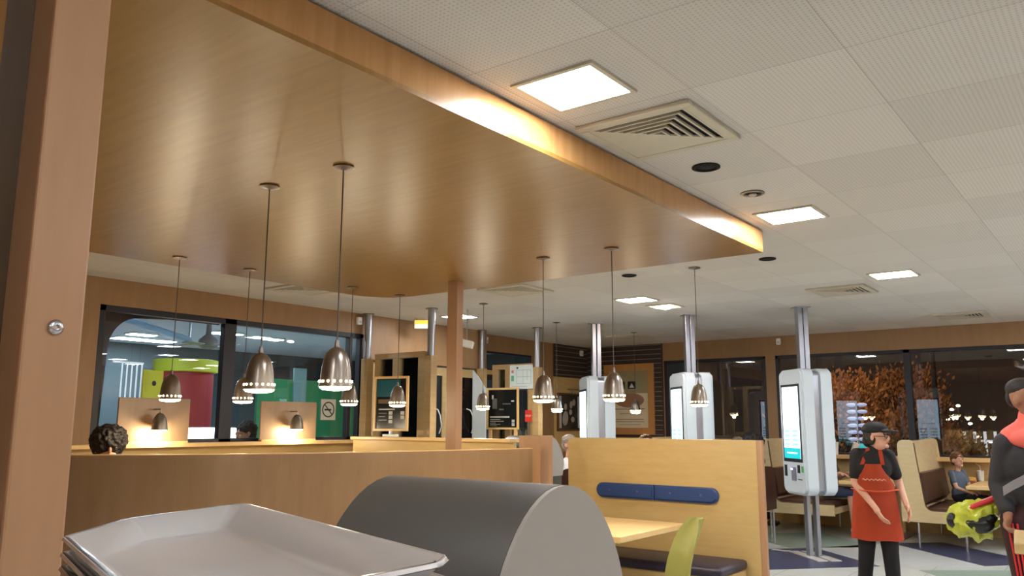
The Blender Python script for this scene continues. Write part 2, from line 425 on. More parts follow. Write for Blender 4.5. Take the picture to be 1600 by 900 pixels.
def round_spot(name, label, x, y, r=.075, bulb=None):
    t = thing(name, label, 'recessed spotlight', (x, y, CEIL), 0, 'round recessed ceiling spots')
    MB().lathe([(r, -.0005), (r*1.02, -.008), (r*.8, -.012), (r*.72, -.004), (r*.72, -.001)]).build('ring', M_DARKSLOT if not bulb else M_STEEL, t, True)
    MB().lathe([(r*.7, -.001), (r*.6, -.004), (.001, -.006)]).build('lamp_well', M_DARKSLOT, t, True)
    if bulb: MB().ball((0, 0, -.012), (r*.35, r*.35, .01)).build('bulb', mat('dead_bulb', (190, 180, 165), .3), t, True)
    return t
round_spot('recessed_spotlight', 'dark round recessed spot nearest the big vent', -1.76, 4.05)
round_spot('recessed_spotlight', 'round recessed spot with pale bulb, beside a ceiling light', -1.75, 4.70, .07, True)
round_spot('recessed_spotlight', 'dark round spot just past the canopy corner', -2.40, 6.72, .07)
round_spot('recessed_spotlight', 'dark round spot behind the canopy edge, right of a pendant cord', -3.73, 6.72, .07)
t = thing('spotlight', 'lit spotlight in square trim shining above the white kiosks', 'spotlight', (-4.40, 8.79, CEIL))
f = MB()
for s_ in (-1, 1): f.box((-.17, s_*.14, -.012), (.17, s_*.17, -.0005)).box((s_*.14, -.14, -.012), (s_*.17, .14, -.0005))
f.box((-.14, -.14, -.004), (.14, .14, -.0005)); f.build('square_trim', M_CEILW, t)
MB().lathe([(.03, -.004), (.055, -.02), (.05, -.035), (.001, -.036)]).build('bulb', mat('hot_bulb', (255, 236, 220), .4, emit=160, ecol=(255, 226, 205)), t, True)

# small white alarm boxes near the ceiling on the walls
def sensor(label, loc, rz):
    t = thing('alarm_sensor', label, 'sensor', loc, rz, 'small white wall sensors')
    MB().box((-.035, -.05, -.05), (.035, 0, .05), .01).build('housing', M_WHITE, t); MB().box((-.02, -.054, -.03), (.02, -.05, .0), .003).build('lens', mat('sensor_lens', (200, 200, 205), .2), t)
    return t
s0 = sensor('small white sensor box on the far wall above the pillar', (-4.5, YF, 2.79), 0)
dup(s0, (X2+.02, 12.7, 2.76), PI/2, 'small white sensor box on the dark slatted corner')
dup(s0, (XL, 7.08, 2.78), PI/2, 'small white sensor box above the left window end')
dup(s0, (X2, 9.95, 2.78), PI/2, 'small white sensor box above the transom window')

# ------------------------------------------------------------------ pendants
def pendant(label, x, y, top, zr=1.66, g='bell pendant lamps on long cords'):
    t = thing('pendant_lamp', label, 'pendant lamp', (x, y, zr), 0, g)
    h = top - zr
    MB().lathe([(.012, h-.001), (.05, h-.002), (.052, h-.008), (.02, h-.014), (.006, h-.02)]).build('ceiling_rose', M_STEEL, t, True)
    MB().cyl((0, 0, .2), (0, 0, h-.012), .0032, 8).build('cord', mat('cord_grey', (84, 74, 66), .5), t)
    MB().lathe([(.0775, 0), (.075, .012), (.070, .045), (.066, .085), (.058, .125), (.046, .155), (.028, .175), (.012, .182), (.008, .215), (.001, .216),
                (.001, .18), (.026, .170), (.044, .150), (.055, .122), (.063, .084), (.067, .045), (.072, .012), (.0745, .002)], n=32).build('shade', M_STEEL, t, True)
    b = MB(); 
    b.lathe([(.0715, .006), (.0715, -.004), (.06, -.012), (.03, -.016), (.001, -.017)], n=32)
    b.build('diffuser', M_BULB, t, True)
    b = MB()
    for k in range(16):
        a = 2*PI*k/16; b.ball((.0735*math.cos(a), .0735*math.sin(a), .024), (.005, .005, .0055), 8)
    b.build('perforation', M_BULB, t)
    l = bpy.data.lights.new('pendant_glow', 'POINT'); l.energy = PEND_W*3; l.color = (1, .86, .64); l.shadow_soft_size = .03
    q = bpy.data.objects.new('pendant_glow', l); C.objects.link(q); q.parent = t; q.location = (0, 0, -.035)
    return t
p0 = pendant('large pendant lamp hung left of the two nearest, above the long wooden partition', -3.49, 2.50, ZS)
for x, y, lb in ((-2.93, 2.51, 'large pendant lamp right of its near twin, above the long partition'),
                 (-5.59, 3.25, 'pendant lamp farthest left, in front of the red playroom column'),
                 (-5.59, 3.86, 'pendant lamp before the left window, just left of the nearest pendant'),
                 (-5.59, 4.95, 'pendant lamp at the right end of the left window'),
                 (-5.57, 5.53, 'pendant lamp hanging in front of the teal framed poster'),
                 (-3.43, 4.88, 'pendant lamp right of the wooden post, beside the black menu poster'),
                 (-2.85, 4.89, 'pendant lamp hanging in front of the farthest kiosk')):
    dup(p0, (x, y, 1.66), None, lb)
pendant('pendant lamp hung from the tiled ceiling, in front of the middle kiosk', -3.07, 6.73, CEIL)
pendant('small pendant lamp just left of the black menu poster', -6.02, 7.35, CEIL)
pendant('small pendant lamp before the black and white framed picture', -6.35, 9.35, CEIL)
pendant('small pendant lamp in front of the big white poster', -6.1, 11.1, CEIL)
for x, y in ((-3.3, 12.2), (-1.3, 12.2), (.1, 12.2)):
    pendant('pendant lamp over the window booths', x, y, CEIL) if False else None

# ------------------------------------------------------------------ posts and partitions
def bolt(parent, loc, rot):
    b = MB().lathe([(.011, 0), (.011, .003), (.008, .006), (.004, .006), (.004, .003), (.001, .003)], n=16)
    o = b.build('bolt', M_CHROME, parent, True); o.location = loc; o.rotation_euler = rot
# near wooden post at the left edge, with the panel behind it
t = thing('wooden_post', 'tall wooden post with a round steel bolt at the left edge', 'post', (-1.24, .515, 0))
MB().box((-.04, -.038, 0), (.04, .042, CEIL-.001), .004).build('shaft', W_POST, t, loc=(0, 0, 0))
bolt(t, (.04, .003, 1.63), (0, PI/2, 0))
t = thing('wooden_screen', 'dark wooden screen panel left of the near wooden post', 'panel', (-1.27, .43, 0))
pan = wood('smoked_panel', (120, 84, 36), (140, 98, 46), .18, (3, 3, 14))
MB().box((-.012, -1.6, 0), (.012, .005, CEIL-.001)).build('panel', pan, t, loc=(0, 0, 0))
MB().box((-.03, .005, 0), (.0, .047, CEIL-.001)).build('groove_strip', wood('groove_dark', (66, 46, 18), (80, 56, 24), .4), t, loc=(0, 0, 0))

t = thing('wooden_post', 'slim square wooden post carrying the canopy', 'post', (-4.645, 5.285, 0))
MB().box((-.05, -.05, .0), (.05, .05, ZS-.001), .004).build('shaft', W_POST, t, loc=(0, 0, 0), )
MB().box((-.07, -.07, 0), (.07, .07, .03), .004).build('foot_plate', M_ALU, t)
t.rotation_euler = (0, 0, math.radians(8))

def wall_strip(pts, z0, z1, th):
    """vertical slab following a plan curve"""
    P = [Vector((p[0], p[1])) for p in pts]; N = []
    for i in range(len(P)):
        d = (P[min(i+1, len(P)-1)]-P[max(i-1, 0)]).normalized(); N.append(Vector((-d.y, d.x)))
    poly = [(p.x, p.y) for p in P] + [((p+n*th).x, (p+n*th).y) for p, n in reversed(list(zip(P, N)))]
    return MB().prism(poly, 'z', z0, z1)
def spline(pts, n=6):
    out = []
    for i in range(len(pts)-1):
        p0 = Vector(pts[max(i-1, 0)]); p1 = Vector(pts[i]); p2 = Vector(pts[i+1]); p3 = Vector(pts[min(i+2, len(pts)-1)])
        for k in range(n):
            t_ = k/n
            out.append(.5*((2*p1)+(p2-p0)*t_+(2*p0-5*p1+4*p2-p3)*t_*t_+(3*p1-p0-3*p2+p3)*t_**3))
    out.append(Vector(pts[-1])); return [(p.x, p.y) for p in out]
cur = spline([(-6.9, 1.9), (-5.95, 2.55), (-5.27, 3.22), (-4.86, 4.0), (-4.62, 4.75), (-4.44, 5.4), (-4.36, 5.75), (-4.34, 6.0)])
t = thing('wooden_partition', 'long gently curved wooden partition behind the grey bin hood', 'partition')
wall_strip(cur, 0, 1.272, .045).build('panel', W_PART, t, True)
wall_strip(cur, 1.2725, 1.28, .045).build('top_edge', W_LIGHT, t, True)
t = thing('wooden_partition', 'wooden ledge partition behind the post, in front of the posters', 'partition')
MB().box((-7.3, 6.55, 0), (-4.97, 6.6, 1.305)).build('panel', W_PANEL, t)
MB().box((-7.3, 6.5, 1.3055), (-4.97, 6.68, 1.34), .006).build('top_ledge', W_LIGHT, t)
t = thing('wooden_end_block', 'wooden end block on the ledge beside the rear grey bin', 'partition end', (-4.46, 6.22, 0))
MB().box((-.12, -.1, 0), (.12, .1, 1.385), .004).build('block', W_POST, t, loc=(0, 0, 0))
# centre panel with blue back cushion
t = thing('booth_divider', 'tall wooden booth panel carrying a long blue back cushion', 'partition', (-2.41, 6.3, 0))
MB().box((-1.75, 0, 0), (0, .04, 1.37), .003).build('panel', W_PANEL, t, loc=(0, 0, 0))
MB().box((.001, -.002, 0), (.045, .042, 1.37), .003).build('end_post', W_POST, t)
MB().cyl((.03, .03, 0), (.03, .03, 1.37), .012).build('edge_rod', W_LIGHT, t) if False else None
cu = thing('back_cushion', 'long navy blue back cushion with rounded ends fixed on the booth panel', 'cushion', (-3.29, 6.298, .93))
for sx in (-1, 1):
    b = MB(); hw, hh = .56, .062
    pts = []
    if sx < 0:
        pts = [(0-.003, -hh), (0-.003, hh)] + [(-hw+hh+hh*math.cos(a), hh*math.sin(a)) for a in [PI/2+PI*k/12 for k in range(13)]]
    else:
        pts = [(.003, hh), (.003, -hh)] + [(hw-hh+hh*math.cos(a), hh*math.sin(a)) for a in [-PI/2+PI*k/12 for k in range(13)]]
    b.prism(pts, 'y', -.04, 0)
    es = [e for e in b.bm.edges if all(v.co.y < -.039 for v in e.verts)]
    bmesh.ops.bevel(b.bm, geom=es, offset=.016, segments=3, affect='EDGES')
    b.build('pad', M_BLUE, cu, True)
    for bx in (.15, .42):
        MB().ball((sx*bx, -.041, 0), (.011, .005, .011), 12).build('button', mat('button_blue', (70, 88, 140), .3), cu, True)
# bench below
t = thing('bench', 'wooden bench with dark navy seat cushion below the booth panel', 'bench', (-3.3, 6.0, 0))
MB().box((-.75, -.22, .12), (.78, .27, .40), .01).build('base', W_PANEL, t)
MB().box((-.76, -.25, .40), (.80, .27, .475), .03).build('seat_cushion', M_DKBLUE, t, True)
for sx in (-.7, .7):
    MB().cyl((sx, -.1, 0), (sx, -.1, .13), .02).build('leg', M_ALU, t, True)
# table in front
t = thing('dining_table', 'pale wooden table in front of the blue cushioned bench', 'table', (-3.25, 5.35, 0))
MB().box((-.42, -.42, .705), (.40, .55, .75), .006).build('table_top', W_TABLE, t)
MB().cyl((0, .05, .02), (0, .05, .705), .03).build('pedestal', M_ALU, t, True)
MB().lathe([(.25, 0), (.25, .01), (.05, .025), (.03, .03)], (0, .05, 0)).build('foot', M_ALU, t, True)
# shell chair
t = thing('shell_chair', 'pale green moulded chair pulled up to the wooden table', 'chair', (-2.60, 5.0, 0), math.radians(-42))
g = []
for i in range(13):
    u = i/12; row = []
    for j in range(9):
        v = j/8*2-1
        if u < .5: y = -.2+u*2*.38; z = .44-.02*math.sin(u*2*PI)+.03*v*v
        else:
            q = (u-.5)*2; y = .18+.09*math.sin(q*PI/2)+.05*q*q; z = .44+.44*q; y -= .07*v*v
        wd = .2*(1-.25*max(0, u-.6)/.4) if u > .6 else .2
        if u > .9: wd *= 1-.45*(u-.9)/.1
        y -= 0 if u < .5 else .035*math.sin((u-.5)*2*PI)
        row.append(Vector((v*wd, y, z)))
    g.append(row)
MB().sheet(g, .012).build('seat_shell', mat('pale_green_shell', (186, 186, 120), .35), t, True)
for sx in (-1, 1):
    for sy in (-1, 1):
        MB().cyl((sx*.12, sy*.1, .43), (sx*.19, sy*.19-.0, 0), .011).build('leg', M_ALU, t, True)

# ------------------------------------------------------------------ bins and trays
def bin_unit(label, x0, x1, yc, ztop, hw=.235, hh=.30):
    t = thing('litter_bin', label, 'bin', ((x0+x1)/2, yc, 0), 0); W = (x1-x0)/2
    arc = []
    for k in range(25):
        a = PI*k/24; arc.append((-hw*math.cos(a)*(1+.14*(1-math.sin(a))), ztop-hh+hh*math.sin(a)))
    MB().prism([(-hw, .12)]+[(-hw*1.0, ztop-hh-.12)]+arc+[(hw, ztop-hh-.12), (hw, .12)], 'x', -W, W-.012).build('hood', M_GREYHOOD, t, True)
    MB().prism([(p[0]*.997, p[1]-.001) for p in arc]+[(hw, ztop-hh-.12), (-hw, ztop-hh-.12)], 'x', W-.0115, W).build('end_cap', M_GREYEND, t, True)
    MB().box((-W+.02, -hw+.02, 0), (W-.02, hw-.02, .12)).build('plinth', M_BLACK, t)
    MB().box((-W+.06, -hw-.012, .72), (W-.06, -hw-.001, .9), .004).build('flap', M_BLACK, t)
    MB().box((-W+.05, -hw-.012, .15), (W-.05, -hw-.001, .68), .004).build('bin_door', M_GREYEND, t)
    return t
bin_unit('grey litter bin with big rounded hood in the foreground', -1.62, -1.065, 1.60, 1.36)
bin_unit('grey litter bin behind the wooden end block, farther away', -5.57, -5.05, 7.30, 1.36)
# tray stand and stacked trays
t = thing('tray_stand', 'wooden tray stand under the trays', 'cabinet', (-.685, .46, 0), math.radians(-17.7))
MB().box((-.25, -.10, .0), (.25, .10, 1.298), .006).build('cabinet_body', W_PART, t); MB().box((-.23, -.106, .1), (.23, -.101, 1.2), .002).build('door', W_PANEL, t)
def tray(label, z, m, dx=0, dy=0, rz=0, tilt=4.6):
    t = thing('serving_tray', label, 'tray', (-.90+dx, .63+dy, z-.0), 0, 'stacked trays on the tray stand')
    t.rotation_euler = (math.radians(tilt), 0, math.radians(-17.7+rz))
    def ring(i_, c1, c2, zz):   # octagonal outline, far corners cut by c1, near ones by c2
        x0, x1, y0, y1 = i_, .51-i_, -.205+i_, -i_
        return [Vector(p+(zz,)) for p in ((x0+c2, y0), (x1-c2, y0), (x1, y0+c2*.9), (x1, y1-c1), (x1-c1, y1), (x0+c1, y1), (x0, y1-c1), (x0, y0+c2*.9))]
    b = MB(); g = .004
    rs = [ring(-.003, .016, .082, -.002), ring(-.002, .016, .082, .001), ring(.004, .015, .080, .001), ring(.026, .012, .068, -.022), ring(.034, .012, .064, -.0245)]
    lo = [ring(.032, .012, .064, -.0285), ring(.023, .012, .068, -.0265), ring(.001, .015, .080, -.004), ring(-.003, .016, .082, -.002)]
    V = [[b.bm.verts.new(p) for p in r] for r in rs]; U = [[b.bm.verts.new(p) for p in r] for r in lo[:3]] + [V[0]]
    for G in (V, U):
        for i in range(len(G)-1):
            for k in range(8): b.bm.faces.new((G[i][k], G[i][(k+1) % 8], G[i+1][(k+1) % 8], G[i+1][k]))
    b.bm.faces.new(V[-1]); b.bm.faces.new(U[0][::-1])
    bmesh.ops.recalc_face_normals(b.bm, faces=b.bm.faces)
    vset = [e for e in b.bm.edges if len(e.link_faces) == 2 and abs(e.verts[0].co.z-e.verts[1].co.z) > .003]
    bmesh.ops.bevel(b.bm, geom=vset, offset=.004, segments=2, affect='EDGES')
    b.build('tray_body', m, t, True)
    return t
tray('dark brown tray lowest in the tray stack', 1.343, M_TRAYDK, .003, -.003, 0)
tray('pale grey tray third from the top of the stack', 1.357, M_TRAY, .004, -.002, 0)
tray('dark brown tray between the pale trays of the stack', 1.371, M_TRAYDK, .001, -.001, 0)
tray('pale grey tray second from the top of the stack', 1.385, M_TRAY, .003, -.002, 0)
tray('pale grey tray on top of the stack, seen from above', 1.400, M_TRAY)

# ------------------------------------------------------------------ self-order kiosks
def kiosk(label, x, y):
    t = thing('order_kiosk', label, 'kiosk', (x, y, 0), math.radians(-46), 'white double sided order kiosks')
    Z0, Z1 = .69, 2.13
    def shell_outline(hw, z0, z1, rt, rb):
        p = []
        for (cx_, cz, r, a0) in ((hw-rt, z1-rt, rt, 0), (-hw+rt, z1-rt, rt, PI/2), (-hw+rb, z0+rb, rb, PI), (hw-rb, z0+rb, rb, 1.5*PI)):
            for k in range(9): a = a0+PI/2*k/8; p.append((cx_+r*math.cos(a), cz+r*math.sin(a)))
        return p
    for s_ in (-1, 1):
        b = MB().prism(shell_outline(.30, Z0, Z1, .085, .10), 'y', s_*.045, s_*.19)
        es = [e for e in b.bm.edges if all(abs(v.co.y) > .18 for v in e.verts)]
        bmesh.ops.bevel(b.bm, geom=es, offset=.025, segments=4, affect='EDGES')
        sh = b.build('shell', M_KIOSK, t, True)
        y = s_*.19
        def bx(a, c, d0=0.001, d1=.006, bev=.001): return MB().box((a[0], y+s_*d0, a[1]), (c[0], y+s_*d1, c[1]), bev)
        bx((-.235, 1.06), (.235, 1.955)).build('bezel', M_BLACK, t)
        sc = bx((-.205, 1.10), (.205, 1.925), .0062, .008, 0).build('screen', M_SCREENBG, t)
        bx((-.205, 1.10), (.205, 1.22), .0082, .0092, 0).build('screen_banner', M_TEAL, sc)
        bx((-.13, 1.155), (.13, 1.17), .0094, .01, 0).build('screen_text', M_SCREENBG, sc)
        b = MB()
        for k in range(4):
            for j in range(2): b.box((-.18+j*.2, y+s_*.0082, 1.25+k*.05), (-.04+j*.2, y+s_*.009, 1.275+k*.05))
        b.box((-.12, y+s_*.0082, 1.5), (.12, y+s_*.009, 1.51)); b.build('screen_print', M_SCRTXT, sc)
        m = -s_
        bx((-.2*m-.03, .89), (-.2*m+.03, 1.02)).build('receipt_slot', M_BLACK, t)
        bx((.02*m-.03, .85), (.02*m+.04, 1.0), .001, .03, .006).build('card_reader', mat('card_reader_grey', (120, 124, 140), .4), t)
        bx((.0*m-.012, .97), (.02*m+.012, .99), .031, .033, 0).build('reader_light', mat('reader_lamp', (190, 170, 255), .3, emit=3), t)
        bx((.13*m-.03, .94), (.13*m+.03, 1.03)).build('scanner_window', M_BLACK, t)
        bx((.22*m-.025, .95), (.22*m+.025, 1.02), .001, .004).build('green_marker', mat('green_marker', (60, 140, 80), .4, emit=.3), t)
        bx((.1*m, .862), (.2*m, .872), .001, .003, 0).build('coin_slot', M_BLACK, t)
    MB().prism(shell_outline(.27, Z0+.02, Z1-.02, .07, .08), 'y', -.0449, .0449).build('core', M_ALU, t, True)
    for s_ in (-1, 1):
        MB().box((-.045, s_*.004, Z1-.02), (.045, s_*.062, CEIL-.012), .006).build('upper_pole', M_ALU, t)
        MB().box((-.045, s_*.03, .011), (.045, s_*.075, Z0+.02), .006).build('lower_pole', M_ALU, t)
        MB().box((-.36, s_*.02, 0), (.36, s_*.14, .0105), .003).build('base_plate', mat('base_plate_metal', (206, 204, 200), .4, .3), t)
    MB().box((-.07, -.095, CEIL-.012), (.07, .095, CEIL-.001), .003).build('ceiling_plate', M_ALU, t)
    return t
kiosk('nearest white order kiosk, standing right of the booth panel', -3.14, 9.84)
kiosk('middle white order kiosk, cut off behind the booth panel', -4.54, 9.72)
kiosk('farthest white order kiosk, in front of the framed posters', -5.97, 9.77)

# ------------------------------------------------------------------ entrance screens
def round_pole(label, x, y, z0=2.0, z1=CEIL, r=.045):
    t = thing('chrome_pole', label, 'pole', (x, y, 0), 0, 'round chrome poles at the entrance')
    MB().cyl((0, 0, 2.30), (0, 0, z1-.012), r, 20).build('tube', M_ALU, t, True); MB().box((-.055, -.055, 0), (.055, .055, 2.299), .004).build('wooden_foot_post', W_DOOR, t)
    MB().lathe([(r*1.7, z1-.012), (r*1.7, z1-.001)]).build('ceiling_flange', M_STEEL, t, True)
for (lb, x, y) in (('chrome pole at the right end of the left window', -7.80, 7.19), ('chrome pole left of the slim wooden post, by the exit light', -6.80, 7.3),
                   ('chrome pole just right of the slim wooden post', -7.82, 9.52), ('chrome pole beside the evacuation plan', -6.95, 9.73)):
    round_pole(lb, x, y)
def screen(label, y, x0, x1, posts, z1, dark):
    t = thing('entrance_screen', label, 'glazed screen', (0, y, 0))
    for a, b_ in posts: MB().box((a, -.035, 0), (b_, .035, z1-.0705), .003).build('post', W_DOOR, t)
    MB().box((x0, -.04, z1-.07), (x1, .04, z1), .003).build('top_rail', W_DOOR, t)
    MB().box((x0, -.03, .9), (x1, .03, 1.0), .003).build('mid_rail', W_DOOR, t)
    MB().box((x0, -.005, 1.0), (x1, .005, z1-.07)).build('pane', M_GLASS, t)
    MB().box((x0, -.008, 0), (x1, .008, .9)).build('lower_panel', W_PANEL, t)
screen('glazed wooden entrance screen behind the teal poster', 7.3, -7.74, -6.86, ((-7.74, -7.66), (-7.42, -7.3), (-6.98, -6.86)), 2.36, 0)
screen('glazed wooden entrance screen behind the black menu poster', 9.73, -7.76, -7.01, ((-7.76, -7.66), (-7.52, -7.42), (-7.1, -7.01)), 2.36, 0)
def door(name, y0, y1, m):
    root = bpy.data.objects.new(name, None); C.objects.link(root); struct(root)
    b = MB(); x0, x1 = XL-.1, XL-.04
    b.box((x0, y0, 0), (x1, y0+.1, 2.28)).box((x0, y1-.1, 0), (x1, y1, 2.28)).box((x0, y0+.1, 2.16), (x1, y1-.1, 2.28)).box((x0, y0+.1, 0), (x1, y1-.1, .2))
    b.build('door_frame', W_DOOR, root)
    MB().box((x0+.02, y0+.1, .2), (x1-.02, y1-.1, 2.16)).build('pane', m, root)
    MB().tube([(x1, y1-.16, 1.35), (x1+.06, y1-.18, 1.45), (x1+.07, y1-.22, 1.6), (x1+.06, y1-.26, 1.68), (x1, y1-.28, 1.7)], .009).build('handle', M_WHITE, root, True)
M_DOORP = mat('dark_door_glass', (14, 14, 18), .08)
door('door_1', 7.34, 8.1, M_DOORP); door('door_2', 8.11, 8.86, M_DOORP); door('door_3', 8.87, 9.57, M_DOORP)
t = thing('standing_banner', 'pale upright banner panel leaning inside the entrance', 'panel', (-7.6, 9.15, 0))
MB().prism([(-.08, 0), (.16, 0), (.16, 1.98), (.02, 2.15), (-.08, 2.25)], 'y', -.012, .012).build('board', mat('banner_pale', (176, 186, 190), .5), t)
MB().box((-.1, -.1, 0), (.18, .1, .012)).build('foot', M_ALU, t)

# illuminated exit sign and little projector hung near the entrance
t = thing('exit_sign', 'orange and white illuminated exit sign hung near the entrance', 'sign', (ony(660, 514, 7.95).x, 7.95, ony(660, 514, 7.95).z), math.radians(40))
ez = t.location.z
MB().box((-.11, -.03, .0), (.11, .03, .12), .008).build('box_body', M_WHITE, t)
MB().box((-.10, -.034, .065), (.10, -.031, .112)).build('orange_light', mat('orange_light', (255, 176, 60), .4, emit=.8), t)
MB().box((-.10, -.034, .01), (.10, -.031, .058)).build('white_light', mat('white_lit', (250, 246, 224), .4, emit=.3), t)
for sx in (-.08, .08): MB().cyl((sx, 0, .12), (sx, 0, CEIL-ez-.001), .004).build('rod', M_ALU, t)
t = thing('camera_box', 'small white camera on a bracket below the ceiling by the slim post', 'camera', (-6.55, 7.6, 2.42), math.radians(30))
MB().box((-.12, -.05, 0), (.12, .05, .09), .012).build('housing', M_WHITE, t).rotation_euler = (0, .25, 0)
MB().tube([(.05, 0, .07), (.05, 0, CEIL-2.42-.001)], .008).build('rod', M_ALU, t)
MB().tube([(-.07, 0, .3), (.05, 0, .3)], .006).build('bracket', M_ALU, t)

# ------------------------------------------------------------------ posters and signs
def frame_boxes(w, h, e, d): 
    b = MB()
    b.box((-w/2, -d, 0), (w/2, 0, e), .003).box((-w/2, -d, h-e), (w/2, 0, h), .003).box((-w/2, -d, e), (-w/2+e, 0, h-e), .003).box((w/2-e, -d, e), (w/2, 0, h-e), .003); return b
M_INK = mat('poster_black', (22, 24, 26), .18); M_INKW = mat('poster_white_print', (190, 190, 186), .5)
def rows(t, items, m, name, y=-.012):
    b = MB()
    for (x0, z0, x1, z1) in items: b.box((x0, y-.0015, z0), (x1, y, z1))
    return b.build(name, m, t)
# poster on stand, left
t = thing('framed_poster', 'black and teal poster in pale wooden frame on a white foot', 'poster', (-7.05, 6.86, 0), math.radians(14))
c = ony(612, 637, 6.9); w_, h_ = .47, .64; zb = 1.40
t.location = (c.x, 6.9, 0)
fb = frame_boxes(w_, h_, .028, .03); fb.xform(Matrix.Translation((0, 0, zb))); fb.build('frame', W_LIGHT, t)
pr = MB().box((-w_/2+.028, -.011, zb+.028), (w_/2-.028, -.003, zb+h_-.028)).build('print', M_INK, t)
rows(t, [(-.2, zb+.40, .12, zb+.60)], mat('poster_teal', (24, 86, 98), .3), 'teal_area')
rows(t, [(-.18, zb+.32, .15, zb+.37)], mat('poster_tan', (104, 76, 52), .4), 'tan_area')
rows(t, [(-.17, zb+.245, .05, zb+.26), (-.17, zb+.205, -.06, zb+.21), (-.17, zb+.165, -.08, zb+.17), (-.17, zb+.125, -.06, zb+.13)], M_INKW, 'text_lines')
for q_ in [(-.03, zb+.19, .02, zb+.23), (-.03, zb+.14, .02, zb+.18), (-.03, zb+.09, .02, zb+.13), (.13, zb+.19, .18, zb+.23), (.13, zb+.14, .18, zb+.18)]: rows(t, [q_], M_INKW, 'white_square')
MB().cyl((0, -.01, 1.36), (0, -.01, zb), .02).build('stem', M_ALU, t)
MB().box((-.09, -.05, 1.295), (.09, .03, 1.365), .008).build('foot', M_WHITE, t)
MB().box((-.02, -.03, 0), (.02, .01, 1.29)).build('stand_post', M_ALU, t)
# black menu poster
c = ony(786, 640, 9.6); zb = ony(786, 671, 9.6).z; hh_ = ony(786, 606, 9.6).z-zb
t = thing('framed_poster', 'black menu poster in pale wooden frame right of the slim post', 'poster', (c.x, 9.6, zb), math.radians(5))
w_, h_ = .56, hh_
frame_boxes(w_, h_, .028, .03).build('frame', W_LIGHT, t)
MB().box((-w_/2+.028, -.011, .028), (w_/2-.028, -.003, h_-.028)).build('print', M_INK, t)
rows(t, [(-.22, .17, .12, .19), (-.22, .14, -.04, .148), (-.22, .115, .02, .122), (-.22, .09, -.12, .096), (-.22, .07, -.04, .076), (-.22, .05, -.1, .055)], M_INKW, 'text_lines')
for q_ in [(.16, .05, .21, .09), (.16, .10, .21, .14), (-.19, .44, -.16, .5), (.15, .40, .2, .42)]: rows(t, [q_], M_INKW, 'white_square')
rows(t, [(-.18, .3, -.1, .45), (.0, .36, .14, .38), (-.06, .28, .02, .3)], mat('poster_grey', (92, 96, 96), .4), 'grey_shapes')
MB().box((-.24, -.02, -zb), (-.2, .02, 0)).build('stand_post', W_LIGHT, t); MB().box((.2, -.02, -zb), (.24, .02, 0)).build('stand_post', W_LIGHT, t)
# evacuation plan
c = ony(815, 589, 9.66)
t = thing('evacuation_plan', 'white plan board with small coloured marks hung above the black menu poster', 'sign', (c.x, 9.66, c.z), math.radians(4))
MB().box((-.2, -.012, -.175), (.2, 0, .175), .003).build('board', mat('plan_white', (206, 220, 222), .3), t)
b = MB()
for (x0, z0, x1, z1) in ((-.08, -.1, .17, -.096), (-.08, .1, .17, .104), (-.08, -.1, -.076, .1), (.166, -.1, .17, .1), (.03, -.1, .034, .1), (-.08, 0, .17, .004), (.1, -.05, .104, .1), (-.17, -.14, .1, -.135)):
    b.box((x0, -.0135, z0), (x1, -.0121, z1))
b.build('plan_lines', mat('plan_line_grey', (130, 150, 150), .5), t)
MB().box((-.175, -.0135, -.06), (-.125, -.0121, .02)).build('green_mark', mat('plan_green', (90, 170, 130), .5), t)
MB().box((-.17, -.0135, .06), (-.13, -.0121, .1)).build('red_mark', mat('plan_red', (200, 120, 100), .5), t)
MB().box((-.08, -.0135, .12), (-.05, -.0121, .145)).build('dark_mark', M_BLACK, t)
# red stop sign
c = ony(826, 650, 9.66)
t = thing('stop_sign', 'small red sign beside the black menu poster', 'sign', (c.x, 9.66, c.z), 0)
MB().box((-.06, -.008, -.085), (.06, 0, .085), .002).build('plate', mat('stop_red', (196, 56, 40), .4), t)
text_mesh('STOP', .042, 'lettering', M_INKW, t, (0, -.0088, .0), (PI/2, 0, 0))
MB().box((-.01, 0, -c.z), (.01, .012, 0)).build('stand_post', M_ALU, t)
# black and white picture
t = thing('framed_picture', 'black and white framed picture on the wall under the dark slats', 'picture', (X2+.014, 12.32, 1.36), PI/2)
frame_boxes(.78, .66, .03, .035).build('frame', W_EDGE, t)
MB().box((-.36, -.012, .03), (.36, -.002, .63)).build('print', mat('photo_dark', (48, 46, 44), .25), t)
b = MB(); b.box((-.34, -.0135, .05), (-.26, -.0122, .61)).box((.26, -.0135, .05), (.34, -.0122, .61)); b.build('white_border', M_INKW, t)
b = MB()
for (x, z, r1, r2, a) in ((-.14, .22, .09, .13, .2), (-.13, .42, .045, .06, 0), (.05, .46, .05, .07, .2), (.03, .33, .05, .05, .4), (.14, .5, .05, .06, 0), (.1, .2, .06, .05, 0)):
    M = Matrix.Rotation(a, 3, 'Y'); b.ball((x, -.0122, z), (r1, .0015, r2), 16, M)
b.build('pale_shapes', mat('photo_pale', (158, 152, 144), .4), t, True)
MB().box((-.1, -.09, .72), (.28, -.035, .735), .004).build('picture_light', M_ALU, t); MB().box((.07, -.06, .655), (.09, -.04, .72)).build('light_arm', M_ALU, t)
